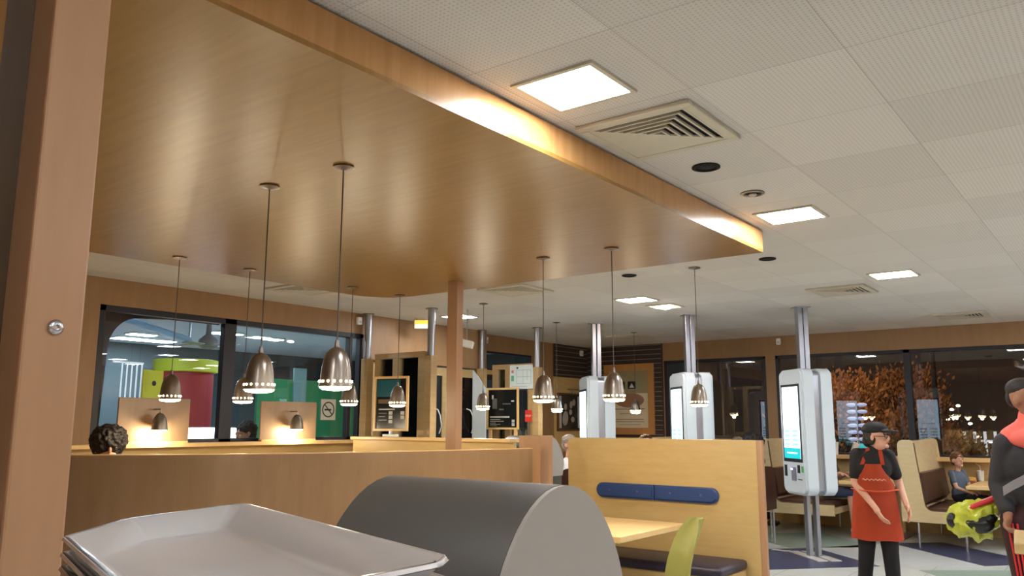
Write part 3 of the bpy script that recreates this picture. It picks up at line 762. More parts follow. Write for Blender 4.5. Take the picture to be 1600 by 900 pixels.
# tall white poster with brown frame
t = thing('framed_poster', 'tall cream poster in wide wooden frame on the slatted wall', 'poster', (-7.22, YF-.028, 1.30), 0)
w_, h_ = 1.0, 1.24
frame_boxes(w_, h_, .12, .035).build('frame', wood('mid_frame_wood', (176, 124, 70), (188, 138, 82), .4), t)
MB().box((-.38, -.012, .12), (.38, -.002, h_-.12)).build('print', mat('poster_cream', (212, 198, 172), .3), t)
rows(t, [(-.38, .72, .38, h_-.12)], mat('poster_khaki', (150, 138, 104), .4), 'khaki_area')
b = MB()
for x in (-.24, -.02): b.box((x, -.0155, .80), (x+.16, -.0137, .93))
b.build('dark_squares', M_INK, t)
b = MB()
for x in (-.24, -.02): b.prism([(x+.03, .82), (x+.13, .82), (x+.08, .9)], 'y', -.0165, -.0157)
b.build('white_shapes', M_INKW, t)
b = MB().ball((0, -.0125, .60), (.30, .0022, .13), 20); b.build('brown_shape', mat('poster_brown', (150, 110, 84), .5), t, True)
rows(t, [(-.3, .44, .3, .452), (-.2, .36, .2, .368), (-.28, .26, .28, .27), (-.3, .22, .3, .228), (-.22, .17, .22, .176)], mat('poster_text', (96, 88, 76), .5), 'text_lines')
# no smoking sign on the left window
c = onx(512.5, 640, XL-.04)
t = thing('no_smoking_sign', 'white no smoking sign on the left window', 'sign', (XL-.038, c.y, c.z), PI/2)
MB().box((-.115, -.004, -.125), (.115, 0, .125), .002).build('plate', mat('sign_white', (190, 190, 182), .5), t)
b = MB(); n = 32
for k in range(n):
    a0, a1 = 2*PI*k/n, 2*PI*(k+1)/n
    b.prism([(.095*math.cos(a0), .095*math.sin(a0)), (.095*math.cos(a1), .095*math.sin(a1)), (.08*math.cos(a1), .08*math.sin(a1)), (.08*math.cos(a0), .08*math.sin(a0))], 'y', -.0055, -.0042)
q = math.radians(-45); d = Vector((math.cos(q), math.sin(q))); nn = Vector((-d.y, d.x))
b.prism([tuple(d*.085+nn*.007), tuple(-d*.085+nn*.007), tuple(-d*.085-nn*.007), tuple(d*.085-nn*.007)], 'y', -.0062, -.0056)
b.build('ring_and_bar', M_BLACK, t)
MB().box((-.06, -.0053, -.012), (.045, -.0042, .01)).build('cigarette', M_BLACK, t)

# ------------------------------------------------------------------ screens with wall lamps on the left sill
def sconce(label, x, y, z):
    t = thing('wall_lamp', label, 'wall lamp', (x, y, z), 0, 'small wall lamps on the boards'); t.scale = (1.25,)*3
    MB().lathe([(.062, 0), (.058, .03), (.052, .07), (.042, .1), (.024, .125), (.008, .132), (.001, .134), (.001, .128), (.02, .12), (.038, .096), (.048, .068), (.054, .03), (.058, .002)], n=24).build('shade', M_STEEL, t, True)
    MB().lathe([(.055, .006), (.055, -.003), (.04, -.01), (.001, -.013)], n=24).build('diffuser', M_BULB, t, True)
    MB().tube([(0, 0, .13), (0, 0, .16), (-.095, 0, .16)], .006).build('arm', M_STEEL, t, True)
    l = bpy.data.lights.new('lamp_glow', 'POINT'); l.energy = 9; l.color = (1, .87, .64); l.shadow_soft_size = .03
    q = bpy.data.objects.new('lamp_glow', l); C.objects.link(q); q.parent = t; q.location = (0, 0, -.03)
def board(label, y0, y1):
    t = thing('divider_board', label, 'board', (-7.74, (y0+y1)/2, 1.29))
    MB().box((-.012, -(y1-y0)/2, 0), (.012, (y1-y0)/2, .44), .003).build('board', W_PART, t)
    MB().box((.013, -(y1-y0)/2+.01, 0), (.03, (y1-y0)/2-.01, .02), .003).build('foot_rail', W_LIGHT, t)
board('square wooden board before the left window, farther left', 3.98, 4.72); board('square wooden board before the left window beside the no smoking sign', 5.58, 6.35)
sconce('small lit wall lamp on the left wooden board', -7.60, 4.33, 1.42); sconce('small lit wall lamp on the wooden board by the no smoking sign', -7.60, 5.97, 1.42)
struct(MB().box((XL-.001, 3.5, 1.25), (XL+.2, 7.1, 1.29), .005).build('trim_ledge_left', W_LIGHT))
struct(MB().box((XL+.001, 2.0, .05), (XL+.02, 7.1, 1.249)).build('trim_wainscot', W_PANEL))

# ------------------------------------------------------------------ window booths on the right
def booth(label, x, y0=11.35, y1=12.88, L=.95):
    t = thing('high_back_bench', label, 'booth bench', (x, y0, 0), 0, 'high backed wooden booth benches by the window')
    # L shaped end panels: tall back with a round-cornered top, flowing down to the seat
    pts = [(-.09, .30)] + [(-.09+.0, 1.22)]
    for k in range(7): a = PI-PI/2*k/6; pts.append((-.02+.07*math.cos(a), 1.23+.07*math.sin(a)))
    for k in range(7): a = PI/2-PI/2*k/6; pts.append((.05+.05*math.cos(a), 1.25+.05*math.sin(a)))
    pts += [(.125, 1.0), (.155, .75), (.175, .56)]
    for k in range(6): a = PI+PI/2*k/5; pts.append((.27+.09*math.cos(a), .53+.09*math.sin(a)))
    pts += [(L, .44), (L, .30)]
    MB().prism(pts, 'y', 0, .03).build('end_panel', W_BOOTH, t)
    MB().prism(pts, 'y', y1-y0-.03, y1-y0).build('end_panel', W_BOOTH, t)
    # dark edge strip along the inner curve
    e = pts[9+6:]; 
    rail = pts[14:len(pts)-1]
    b = MB()
    for i in range(len(rail)-1):
        p, q = Vector(rail[i]), Vector(rail[i+1]); n = Vector((-(q-p).y, (q-p).x)).normalized()*.008
        b.prism([tuple(p), tuple(q), tuple(q+n), tuple(p+n)], 'y', .0, .03)
    b.build('edge_trim', W_EDGE, t)
    # back board and upholstery
    MB().prism([(-.085, .31), (-.085, 1.2), (-.02, 1.285), (.05, 1.285), (.085, 1.22), (.12, .9), (.14, .5), (.14, .31)], 'y', .031, y1-y0-.031).build('back_board', W_BOOTH, t, True)
    b = MB()
    b.prism([(.128, .9), (.168, .89), (.215, .56), (.16, .5)], 'y', .033, y1-y0-.033); b.build('back_cushion', M_LEATHER, t)
    MB().box((.14, .033, .40), (L-.02, y1-y0-.033, .475), .03).build('seat_cushion', M_LEATHER, t, True)
    MB().box((.14, .031, .32), (L-.01, y1-y0-.031, .399)).build('seat_board', W_BOOTH, t)
    for lx in (.08, L-.35):
        for ly in (.06, y1-y0-.08): MB().cyl((lx, ly, 0), (lx, ly, .31), .014, 12).build('leg', M_CHROME, t, True)
    return t
b1 = booth('high backed booth bench partly hidden behind the nearest kiosk', -4.28)
dup(b1, (-2.42, 11.35, 0), None, 'high backed booth bench the child sits on')
dup(b1, (-.50, 11.35, 0), None, 'high backed booth bench beyond the right edge of the photo')
dup(b1, (-6.08, 11.35, 0), None, 'high backed booth bench hidden behind the booth panel')
def win_table(label, x):
    t = thing('dining_table', label, 'table', (x, 12.2, 0), 0, 'tables in the window booths')
    MB().box((-.36, -.6, .70), (.36, .66, .745), .006).build('table_top', W_TABLE, t)
    MB().box((.12, -.45, .02), (.22, -.38, .70), .004).build('table_leg', W_LIGHT, t); MB().box((.12, .4, .02), (.22, .47, .70), .004).build('table_leg', W_LIGHT, t)
    MB().box((.0, -.5, 0), (.34, .5, .02), .004).build('foot', M_ALU, t)
    return t
wt = win_table('window table with papers, between the nearest kiosk and the apron', -2.97)
dup(wt, (-1.46, 12.25, 0), None, 'window table with food in front of the seated child')

M_CUP = mat('paper_cup', (224, 222, 216), .5); M_STRAW = mat('white_straw', (240, 240, 240), .4)
def cup(label, loc, rx=0, ry=0, g=None, h=.17):
    t = thing('paper_cup', label, 'cup', loc, 0, g); t.rotation_euler = (rx, ry, 0)
    MB().lathe([(.034, 0), (.047, h), (.044, h), (.034, .004), (.001, .004)]).build('cup_body', M_CUP, t, True)
    MB().lathe([(.049, h), (.049, h+.008), (.04, h+.014), (.001, h+.014)]).build('lid', mat('cup_lid', (236, 236, 236), .2), t, True)
    MB().tube([(.005, 0, h+.01), (.0, 0, h+.07), (-.05, 0, h+.11)], .005).build('straw', M_STRAW, t, True)
c = ony(1306, 719, 12.78); cup('white paper cup with straw right of the kiosk, on the window sill', (c.x, 12.80, 1.0465), 0, 0, 'white drink cups')
c = ony(1330, 722, 12.78); cup('tilted white paper cup with straw behind the apron wearer', (c.x, 12.86, 1.052), 0, math.radians(24), 'white drink cups')
struct(MB().box((-4.0, 12.72, .99), (XR, 12.95, 1.045), .004).build('trim_window_ledge', W_LIGHT))
struct(MB().box((-4.74, 12.93, .0), (XR, 12.949, .99)).build('trim_panel_far', W_PANEL))
t = thing('paper_litter', 'white papers and wrappers lying on the window table', 'papers', (-3.08, 11.8, .746))
for k, (x, y, a) in enumerate(((-.1, 0, .3), (.1, .12, -.4), (0, -.12, .9), (.18, -.05, .2))):
    bb = MB(); g = [[Vector((i*.04-.1, j*.035-.07, .003+.006*k+.006*abs(math.sin(i*1.7+j+k)))) for j in range(5)] for i in range(6)]
    bb.sheet(g, .0015).xform(Matrix.Translation((x, y, 0)) @ Matrix.Rotation(a, 4, 'Z')).build('paper_sheet', mat('crumpled_paper', (222, 216, 214), .6), t)
c = onz(1533, 750, .745)
cup('patterned soft drink cup on the table of the seated child', (onz(1533, 751, .746).x, onz(1533, 751, .746).y, .746), 0, 0, None, .12)
t = thing('fries_packet', 'packet of yellow fries on the table by the seated child', 'fries', (onz(1519, 753, .746).x, onz(1519, 753, .746).y, .746))
MB().box((-.05, -.03, 0), (.05, .03, .03), .008).build('wrapper', mat('fries_wrapper', (214, 120, 80), .6), t)
b = MB()
for k in range(22): b.box((-.05+random.random()*.09, -.03+random.random()*.05, .025), (-.04+random.random()*.09, -.02+random.random()*.05, .045+random.random()*.02))
f_ = b.build('fries', mat('fries_yellow', (232, 200, 90), .5), t); f_['kind'] = 'stuff'
t = thing('floor_litter', 'scrap of white paper lying on the navy floor tiles', 'litter', (onz(1220, 861, 0).x, onz(1220, 861, 0).y, .003))
MB().sheet([[Vector((i*.05-.1, j*.04-.06, .002+.006*abs(math.sin(i*2+j)))) for j in range(4)] for i in range(5)], .001).build('scrap', M_CUP, t)

# near bar table corner at the right edge
t = thing('bar_table', 'corner of a high wooden table at the right edge, before the man', 'table', (-.30, 4.83, 0), math.radians(6))
MB().box((-.26, -.25, .905), (.45, .32, .955), .006).build('table_top', W_PANEL, t)
MB().cyl((.15, .03, .02), (.15, .03, .905), .035).build('pedestal', M_ALU, t, True); MB().lathe([(.2, 0), (.2, .012), (.04, .03)], (.15, .03, 0)).build('foot', M_ALU, t, True)

# brown chair by the far wall
t = thing('lounge_chair', 'dark brown chair back left of the booth panel', 'chair', (-5.56, 8.2, 0), math.radians(-20))
MB().prism([(-.2, .45), (-.2, .86)]+[(-.2+.18*(1-math.cos(PI/2*k/6)), .86+.1*math.sin(PI/2*k/6)) for k in range(7)]+[(.2, .97), (.2, .45)], 'y', .18, .22).build('backrest', mat('chair_brown', (62, 34, 26), .4), t)
MB().box((-.21, -.22, .42), (.21, .22, .46), .01).build('seat', mat('chair_brown', (62, 34, 26), .4), t)
for sx in (-.18, .18):
    for sy in (-.18, .18): MB().cyl((sx, sy, 0), (sx, sy, .42), .014).build('leg', M_ALU, t, True)

for (x, y, a, lb) in ((-5.89, 8.98, 80, 'dark brown chair under the person in white shirt'), (-5.86, 11.0, 100, 'dark brown chair under the brown haired person'),
                      (-4.89, 12.1, 90, 'dark brown chair under the grey haired person'), (-4.06, 10.45, -90, 'dark brown chair under the bushy haired person by the kiosks')):
    dup(t, (x, y, 0), math.radians(a), lb)
# ------------------------------------------------------------------ people
def head_prims(c, s=1., yaw=0., tilt=0.):
    """head centred at c facing local -Y rotated by yaw"""
    R = Matrix.Rotation(yaw, 3, 'Z') @ Matrix.Rotation(tilt, 3, 'X'); c = Vector(c)
    P = lambda x, y, z: c + R @ Vector((x*s, y*s, z*s))
    return [('e', P(0, .012, .025), (.075*s, .095*s, .092*s), R), ('e', P(0, -.018, -.055), (.055*s, .068*s, .062*s), R),
            ('e', P(0, -.098, -.012), (.011*s, .018*s, .024*s), R), ('e', P(0, -.083, -.085), (.022*s, .018*s, .018*s), R),
            ('e', P(0, -.086, -.048), (.024*s, .012*s, .010*s), R),
            ('e', P(.077, .012, -.01), (.010*s, .02*s, .03*s), R), ('e', P(-.077, .012, -.01), (.010*s, .02*s, .03*s), R)], P, R
def hand_prims(w, d, n, curl=.5, s=1.):
    """hand from wrist w pointing along d; n = palm normal (fingers curl towards n)"""
    w, d, n = Vector(w), Vector(d).normalized(), Vector(n).normalized(); side = d.cross(n).normalized()
    out = [('c', w, .024*s, w+d*.03*s, .026*s)]
    for k, (o, ln) in enumerate(((-.026, .07), (-.009, .08), (.009, .076), (.025, .06))):
        a = w+d*.04*s+side*o*s*.7; b = w+d*.09*s+side*o*s; out.append(('c', a, .013*s, b, .011*s))
        m = b+(d*math.cos(curl)+n*math.sin(curl))*ln*.5*s; e = m+(d*math.cos(curl*2.2)+n*math.sin(curl*2.2))*ln*.5*s
        out += [('c', b, .010*s, m, .009*s), ('c', m, .009*s, e, .0075*s)]
    a = w+d*.03*s-side*.022*s; b = a+(d*.6-side*.7+n*.3)*.045*s; out += [('c', a, .013*s, b, .011*s), ('c', b, .011*s, b+(d*.8+n*.4)*.03*s, .009*s)]
    return out
def face_bits(root, P, R, s, glasses=False):
    for sx in (-1, 1):
        e = MB().ball((0, 0, 0), (.013*s, .007*s, .008*s), 12, R).build('eye', mat('eye_white', (214, 206, 200), .2), root, True, loc=P(sx*.031, -.080, .005))
        k = MB().ball((0, 0, 0), (.006*s, .004*s, .006*s), 10, R).build('pupil', M_BLACK, root, True, loc=P(sx*.031, -.086, .005))
        MB().ball((0, 0, 0), (.018*s, .005*s, .004*s), 10, R).build('eyebrow', M_HAIR, root, True, loc=P(sx*.031, -.081, .026))
    MB().ball((0, 0, 0), (.021*s, .006*s, .006*s), 12, R).build('mouth', mat('lips', (160, 86, 80), .4), root, True, loc=P(0, -.094, -.047))
    if glasses:
        for sx in (-1, 1):
            b = MB(); n = 16
            for k in range(n):
                a0, a1 = 2*PI*k/n, 2*PI*(k+1)/n
                b.cyl(R @ Vector((.024*math.cos(a0), 0, .018*math.sin(a0))), R @ Vector((.024*math.cos(a1), 0, .018*math.sin(a1))), .0025, 6)
            b.build('spectacle_rim', M_BLACK, root, loc=P(sx*.031, -.098, .005))
            MB().cyl(P(sx*.056, -.095, .006), P(sx*.076, .0, .006), .003, 6).build('spectacle_arm', M_BLACK, root, loc=(0, 0, 0))
def lerp(a, b, t_): return Vector(a).lerp(Vector(b), t_)
def vyaw(px): return YAW - math.atan((px-800)/FPX)

# --- person in the red apron (local frame: x right in view, y away from the camera)
ex, ey = -1.94, 7.86
t = thing('person', 'person in red apron, black cap and black shirt walking past the nearest kiosk', 'person', (ex, ey, 0), vyaw(1370))
body = []
FL = (-.13, .02, .0); FR = (.09, -.05, 0)
HIPL, HIPR = Vector((-.085, .0, .78)), Vector((.075, 0, .78)); KNL, KNR = Vector((-.10, -.03, .44)), Vector((.085, -.03, .43))
ANL, ANR = Vector((-.145, .06, .08)), Vector((.10, -.02, .08))
SHL, SHR = Vector((-.135, .01, 1.225)), Vector((.12, .04, 1.22)); ELL, ELR = Vector((-.165, -.02, .98)), Vector((.19, .12, .99))
WRL, WRR = Vector((-.01, -.235, .79)), Vector((.235, -.03, .82))
hc = Vector((.045, -.01, 1.385)); yaw_h = math.radians(62); s_h = .98
hp, P, R = head_prims(hc, s_h, yaw_h)
body += hp
body += [('c', (0.0, .02, 1.20), .055, (.03, .01, 1.32), .045), ('e', (-.02, .02, 1.12), (.15, .10, .16)), ('e', (-.01, .01, .95), (.135, .10, .16)), ('e', (-.0, .02, .82), (.15, .115, .12))]
body += [('c', SHL, .048, ELL, .037), ('c', ELL, .036, WRL, .024), ('c', SHR, .046, ELR, .036), ('c', ELR, .035, WRR, .024)]
body += [('c', HIPL, .085, KNL, .058), ('c', KNL, .056, ANL, .038), ('c', HIPR, .085, KNR, .058), ('c', KNR, .056, ANR, .038)]
body += hand_prims(WRL, (.45, -.2, -.8), (.5, .2, .2), .3, 1.0) + hand_prims(WRR, (.25, -.3, -.9), (-.6, -.2, -.1), .3, 1.0)
fuse('body', body, .0055, M_SKIN, t, 2)
face_bits(t, P, R, s_h, True)
fuse('shirt', [('e', (-.02, .02, 1.12), (.165, .115, .165)), ('e', (-.01, .01, .95), (.15, .115, .17)), ('c', (0.0, .02, 1.22), .065, (.01, .015, 1.265), .058),
               ('c', SHL, .062, lerp(SHL, ELL, .72), .055), ('c', SHR, .060, lerp(SHR, ELR, .72), .054)], .01, mat('black_shirt', (20, 17, 22), .8), t, 3)
fuse('trousers', [('e', (0, .02, .82), (.165, .13, .12)), ('c', HIPL, .095, KNL, .072), ('c', KNL, .07, ANL+Vector((0, 0, -.03)), .055), ('c', HIPR, .095, KNR, .072), ('c', KNR, .07, ANR+Vector((0, 0, -.03)), .055)], .01, mat('black_trousers', (15, 14, 18), .85), t, 3)
for an in (ANL, ANR):
    fuse('shoe', [('c', (an.x, an.y+.03, .04), .036, (an.x+.06, an.y-.13, .032), .03), ('e', (an.x, an.y+.02, .06), (.038, .05, .04))], .008, M_BLACK, t, 3)
# hair and cap
fuse('hair', [('e', P(0, .045, .02), (.078, .085, .095), R), ('e', P(0, .095, -.035), (.055, .045, .06), R), ('e', P(.066, .03, -.02), (.02, .045, .055), R), ('e', P(-.066, .03, -.02), (.02, .045, .055), R), ('e', P(0, -.06, .06), (.06, .035, .03), R)], .008, M_HAIR, t, 2)
fuse('cap', [('e', P(0, .02, .075), (.093, .112, .062), R), ('e', P(0, .03, .06), (.098, .115, .04), R), ('e', P(0, -.115, .052), (.066, .085, .014), R)], .007, mat('black_cap', (14, 14, 16), .75), t, 2)
# apron: bib and skirt wrapped around the front
M_APR = mat('red_apron', (212, 84, 50), .75, noise_amt=.08, nscale=14, bump=.15)
g = []
prof = [(1.15, .085, .115, -.0), (1.10, .105, .125, 0), (1.03, .14, .135, 0), (.97, .175, .14, 0), (.9, .185, .14, 0), (.84, .195, .15, 0), (.74, .205, .16, 0), (.64, .215, .17, 0), (.55, .225, .175, 0), (.505, .23, .18, 0)]
for (z, hw, dp, _) in prof:
    row = []
    for j in range(17):
        v = j/16*2-1; full = min(1, hw/.17)
        a = v*math.radians(95*full); rx = hw/max(.3, math.sin(math.radians(95*full)))
        row.append(Vector((-.012+rx*math.sin(a)*.93, .01-dp*math.cos(a)-.012*math.cos(a*5)*(1.15-z), z-.004*(z < .6)*math.cos(j))))
    g.append(row)
MB().sheet(g, .006).build('apron', M_APR, t, True)
for sx, x1 in ((-1, -.035), (1, .055)):
    MB().sheet([[Vector((-.012+sx*.085+w_ , -.100+(0 if i == 0 else .02*i), 1.145+i*.036)) + Vector(((x1-(-.012+sx*.085))*i/4, 0, 0)) for w_ in (-.016, .016)] for i in range(5)], .006).build('apron_strap', M_APR, t, True)
b = MB()   # little cream script line on the bib
pp = [Vector((-.10+i*.01, -.160-.012*math.cos((-.1+i*.01)*9)+.015*abs(-.10+i*.01)*6, 1.02+.008*math.sin(i*1.9))) for i in range(20)]
b.tube(pp, .0028, 6); b.build('embroidery', mat('cream_thread', (220, 170, 140), .6), t)
MB().tube([(-.2, -.0, .93), (-.1, -.155, .925), (0, -.172, .92), (.1, -.155, .925), (.185, -.0, .93)], .006).build('apron_tie', M_APR, t, True)

# --- man at the right edge
mx_, my_ = -.585, 6.09
t = thing('person', 'man in black jacket with coral hood and white strap holding a bag', 'person', (mx_, my_, 0), vyaw(1592))
HIPL, HIPR = Vector((-.08, 0, .90)), Vector((.10, 0, .90)); KNL, KNR = Vector((-.06, -.03, .50)), Vector((.13, -.02, .50)); ANL, ANR = Vector((-.08, .02, .09)), Vector((.14, .03, .09))
SHL, SHR = Vector((-.115, .0, 1.37)), Vector((.20, .02, 1.37)); ELL, ELR = Vector((-.175, .03, 1.12)), Vector((.29, .05, 1.14)); WRL, WRR = Vector((-.14, -.10, .96)), Vector((.28, -.08, .92))
hc = Vector((.02, -.0, 1.655)); hp, P, R = head_prims(hc, 1.08, math.radians(55))
body = hp + [('c', (.03, .01, 1.40), .065, (.03, .01, 1.56), .055), ('e', (.03, .02, 1.28), (.19, .12, .2)), ('e', (.02, .02, 1.02), (.16, .12, .2)),
             ('c', SHL, .06, ELL, .045), ('c', ELL, .044, WRL, .03), ('c', SHR, .06, ELR, .045), ('c', ELR, .044, WRR, .03),
             ('c', HIPL, .1, KNL, .066), ('c', KNL, .063, ANL, .043), ('c', HIPR, .1, KNR, .066), ('c', KNR, .063, ANR, .043)]
body += hand_prims(WRL, (-.15, -.3, -.9), (.6, -.3, 0), .9) + hand_prims(WRR, (.1, -.2, -1), (-.6, -.2, 0), .4)
fuse('body', body, .009, M_SKIN2, t, 3); face_bits(t, P, R, 1.08)
M_JK = mat('black_jacket', (34, 32, 36), .7, bump=.2, nscale=20); M_COR = mat('coral_fabric', (232, 104, 90), .65)
fuse('jacket', [('e', (.03, .02, 1.25), (.205, .15, .2)), ('c', SHL, .08, (.02, .02, 1.44), .07), ('c', SHR, .08, (.04, .02, 1.44), .07), ('e', (.03, .02, 1.08), (.195, .155, .14)), ('c', (.03, .02, 1.0), .13, (.03, .02, 1.2), .14), ('c', SHL, .082, ELL, .066), ('c', ELL, .066, lerp(ELL, WRL, .85), .05),
                ('c', SHR, .082, ELR, .066), ('c', ELR, .066, lerp(ELR, WRR, .85), .05)], .011, M_JK, t, 3)
fuse('coral_hood', [('c', (-.075, .01, 1.405), .085, (.02, .02, 1.47), .085), ('c', (.15, .01, 1.40), .088, (.05, .02, 1.47), .085), ('e', (.03, -.045, 1.41), (.13, .125, .07)), ('c', (.03, .02, 1.47), .085, (.03, .02, 1.55), .072), ('e', (.03, .08, 1.49), (.1, .08, .07))], .01, M_COR, t, 3)
fuse('trousers', [('e', (.01, .02, .95), (.18, .14, .12)), ('c', HIPL, .115, KNL, .085), ('c', KNL, .085, ANL, .07), ('c', HIPR, .115, KNR, .085), ('c', KNR, .085, ANR, .07)], .011, mat('track_trousers', (52, 18, 20), .8), t, 3)
M_RED = mat('red_stripe', (206, 44, 44), .6)
for k in range(3):
    ph = math.radians(-34+k*13); pts_ = []
    for (c0, r0, c1, r1) in ((HIPL, .117, KNL, .087), (KNL, .087, ANL, .072)):
        for q_ in range(6):
            c_ = lerp(c0, c1, q_/5); r_ = r0+(r1-r0)*q_/5; pts_.append(c_+Vector((r_*math.sin(ph), -r_*math.cos(ph), 0)))
    MB().tube(pts_, .006, 8).build('red_stripe', M_RED, t, True)
for an in (ANL, ANR): fuse('shoe', [('c', (an.x, an.y+.04, .045), .045, (an.x+.03, an.y-.17, .038), .038), ('e', (an.x, an.y+.02, .08), (.05, .06, .05))], .01, M_BLACK, t, 3)
fuse('hair', [('e', P(0, .028, .062), (.084, .098, .07), R), ('e', P(0, .075, .01), (.068, .045, .065), R)], .008, M_HAIR, t, 2)
b = MB(); sp = [(.22, .05, 1.42), (.20, -.10, 1.36), (.10, -.155, 1.26), (.0, -.158, 1.19), (-.1, -.14, 1.13), (-.155, -.10, 1.09)]
MB().sheet([[Vector(p)+Vector((0, -.004, d_)) for d_ in (-.028, .028)] for p in sp], .006).build('white_strap', mat('strap_white', (176, 172, 174), .6), t, True)
# --- the bag he holds
M_BAG = mat('yellow_green_bag', (182, 188, 54), .22, noise_amt=.4, nscale=9, bump=.8)
t = thing('carrier_bag', 'crumpled yellow and black bag in the hand of the man in black jacket', 'bag', (0, 0, 0), 0)
bc = onz(1530, 818, .90); bc = Vector((-.93, 6.13, .88))
t.location = (bc.x, bc.y, 0); t.rotation_euler = (0, 0, vyaw(1530))
b = MB(); b.ball((0, 0, .885), (.155, .09, .12), 48, Matrix.Rotation(-.1, 3, 'Y'))
for v in b.bm.verts:
    nv = .02-abs(noise.noise(v.co*11))*.07-abs(noise.noise(v.co*26))*.03+noise.noise(v.co*60)*.006; d = (v.co-Vector((0, 0, .885))).normalized(); v.co += d*nv
    if v.co.z > .94 and v.co.x > 0: v.co.z += .06*v.co.x/.16
b.build('bag_body', M_BAG, t, True)
fuse('black_print', [('e', (.035, -.06, .87), (.085, .045, .058)), ('e', (-.12, -.03, .885), (.035, .04, .05)), ('e', (.09, -.045, .91), (.05, .04, .035))], .008, mat('bag_black', (24, 26, 22), .25), t, 2)
fuse('red_print', [('c', (.0, -.065, .978), .016, (.12, -.03, 1.03), .02)], .006, mat('bag_red', (206, 50, 60), .3), t, 2)
fuse('grip', [('c', (.13, -.02, .97), .03, (.185, -.02, 1.0), .016), ('c', (.185, -.02, 1.0), .016, (.2, -.03, .96), .014)], .007, M_BAG, t, 2)

# --- seated people
def seated(label, x, y, rz, shirt, legs, hair, s=1., z=.475, skin=None, hair_scale=1., yawh=0, child=False, shoes=None, bare=False):
    """seated figure facing local -Y; pelvis on the seat at height z"""
    t = thing('person', label, 'person', (x, y, 0), rz); skin = skin or M_SKIN
    A = lambda a, b, c: Vector((a*s, b*s, z+c*s))
    sh = [A(-.18, .04, .54), A(.18, .04, .54)]; el = [A(-.22, -.06, .28), A(.22, -.06, .28)]; wr = [A(-.12, -.27,   .19 if child else .36), A(.12, -.27, .19 if child else .36)]
    hp_ = [A(-.09, 0, .08), A(.09, 0, .08)]; kn = [A(-.1, -.42, .085), A(.1, -.42, .085)]
    dz = z-.0
    an = [Vector((-.1*s, -.44*s, max(.09, z-.40*s))), Vector((.1*s, -.40*s, max(.09, z-.40*s)))]
    hs = s*(1.25 if child else 1)
    hp, P, R = head_prims(A(0, .0, .75 if not child else .78), hs, yawh)
    if child: an = [k_+Vector((.02, -.24, -.0)) for k_ in kn]
    pr_ = hp + [('c', A(0, .03, .52), .055*s, A(0, .01, .68), .048*s), ('e', A(0, .03, .4), (.155*s, .105*s, .19*s)), ('e', A(0, .02, .14), (.15*s, .115*s, .15*s))]
    for i in (0, 1):
        pr_ += [('c', sh[i], .05*s, el[i], .038*s), ('c', el[i], .037*s, wr[i], .025*s), ('c', hp_[i], .085*s, kn[i], .06*s), ('c', kn[i], .056*s, an[i], .036*s)]
        pr_ += hand_prims(wr[i], (-.1*(i*2-1), -1, -.1), (0, 0, -1), .35, s*.9)
    fuse('body', pr_, .009 if s > .7 else .007, skin, t, 3)
    fuse('shirt', [('e', A(0, .03, .4), (.175*s, .125*s, .2*s)), ('e', A(0, .02, .17), (.165*s, .13*s, .15*s)), ('c', sh[0], .064*s, lerp(sh[0], el[0], .6), .056*s), ('c', sh[1], .064*s, lerp(sh[1], el[1], .6), .056*s)], .01, shirt, t, 3)
    lg = [('e', A(0, .02, .1), (.175*s, .13*s, .09*s))]
    for i in (0, 1):
        lg += [('c', hp_[i], .092*s, kn[i], .07*s)]
        if not bare: lg += [('c', kn[i], .068*s, lerp(kn[i], an[i], .9), .05*s)]
    fuse('trousers', lg, .01, legs, t, 3)
    for a_ in an: fuse('shoe', [('c', a_+Vector((0, .02, -.04*s)), .038*s, a_+Vector((0, -.14*s, -.05*s)), .034*s)], .008, shoes or M_BLACK, t, 3)
    h_ = hair_scale
    roughen(fuse('hair', [('e', P(0, .028, .05), (.088*hs*h_, .105*hs*h_, .08*hs*h_), R), ('e', P(0, .07, -.0), (.074*hs*h_, .06*hs*h_, .085*hs*h_), R)], .008, hair, t, 2), .010*h_*h_, 34)
    face_bits(t, P, R, hs)
    return t
seated('child in grey blue shirt sitting on the brown booth seat by the window', -1.98, 12.25, math.radians(68), mat('shirt_greyblue', (84, 96, 112), .8), mat('kid_trousers', (26, 26, 36), .8), M_HAIRB, .68, .50, None, 1, math.radians(-25), True)
seated('person behind the nearest kiosk with bare legs and pale shoes', -3.57, 11.95, math.radians(75), mat('shirt_brown', (90, 70, 64), .8), mat('blue_shorts', (52, 62, 92), .8), M_HAIRB, .92, .50, None, 1, 0, False, mat('pale_shoe', (196, 206, 196), .5), True)
seated('person with bushy dark hair behind the left end of the long partition', onz(160, 690, 1.45).x*0-6.12, 3.1, math.radians(-80), mat('shirt_dark', (50, 46, 50), .8), M_HAIR and mat('kid_trousers', (26, 26, 36), .8), M_HAIR, 1.08, .50, None, 1.38, 2.6)
seated('brown haired person whose head top shows left of the middle kiosk', -5.86, 11.0, math.radians(100), mat('shirt_brown', (90, 70, 64), .8), mat('kid_trousers', (26, 26, 36), .8), M_HAIRB, .98, .475)
seated('grey haired person whose head shows behind the booth panel', -4.89, 12.1, math.radians(90), mat('shirt_pale', (190, 186, 180), .8), mat('kid_trousers', (26, 26, 36), .8), M_HAIRG, .93, .485)
seated('dark haired person whose head shows at the right top of the booth panel', -4.06, 10.45, math.radians(-90), mat('shirt_dark', (50, 46, 50), .8), mat('kid_trousers', (26, 26, 36), .8), M_HAIR, 1.0, .475, None, 1.35)
seated('person in white shirt sitting left of the booth panel', -5.89, 8.98, math.radians(80), mat('white_shirt', (226, 226, 232), .7), mat('kid_trousers', (26, 26, 36), .8), M_HAIRG, 1.0, .475)

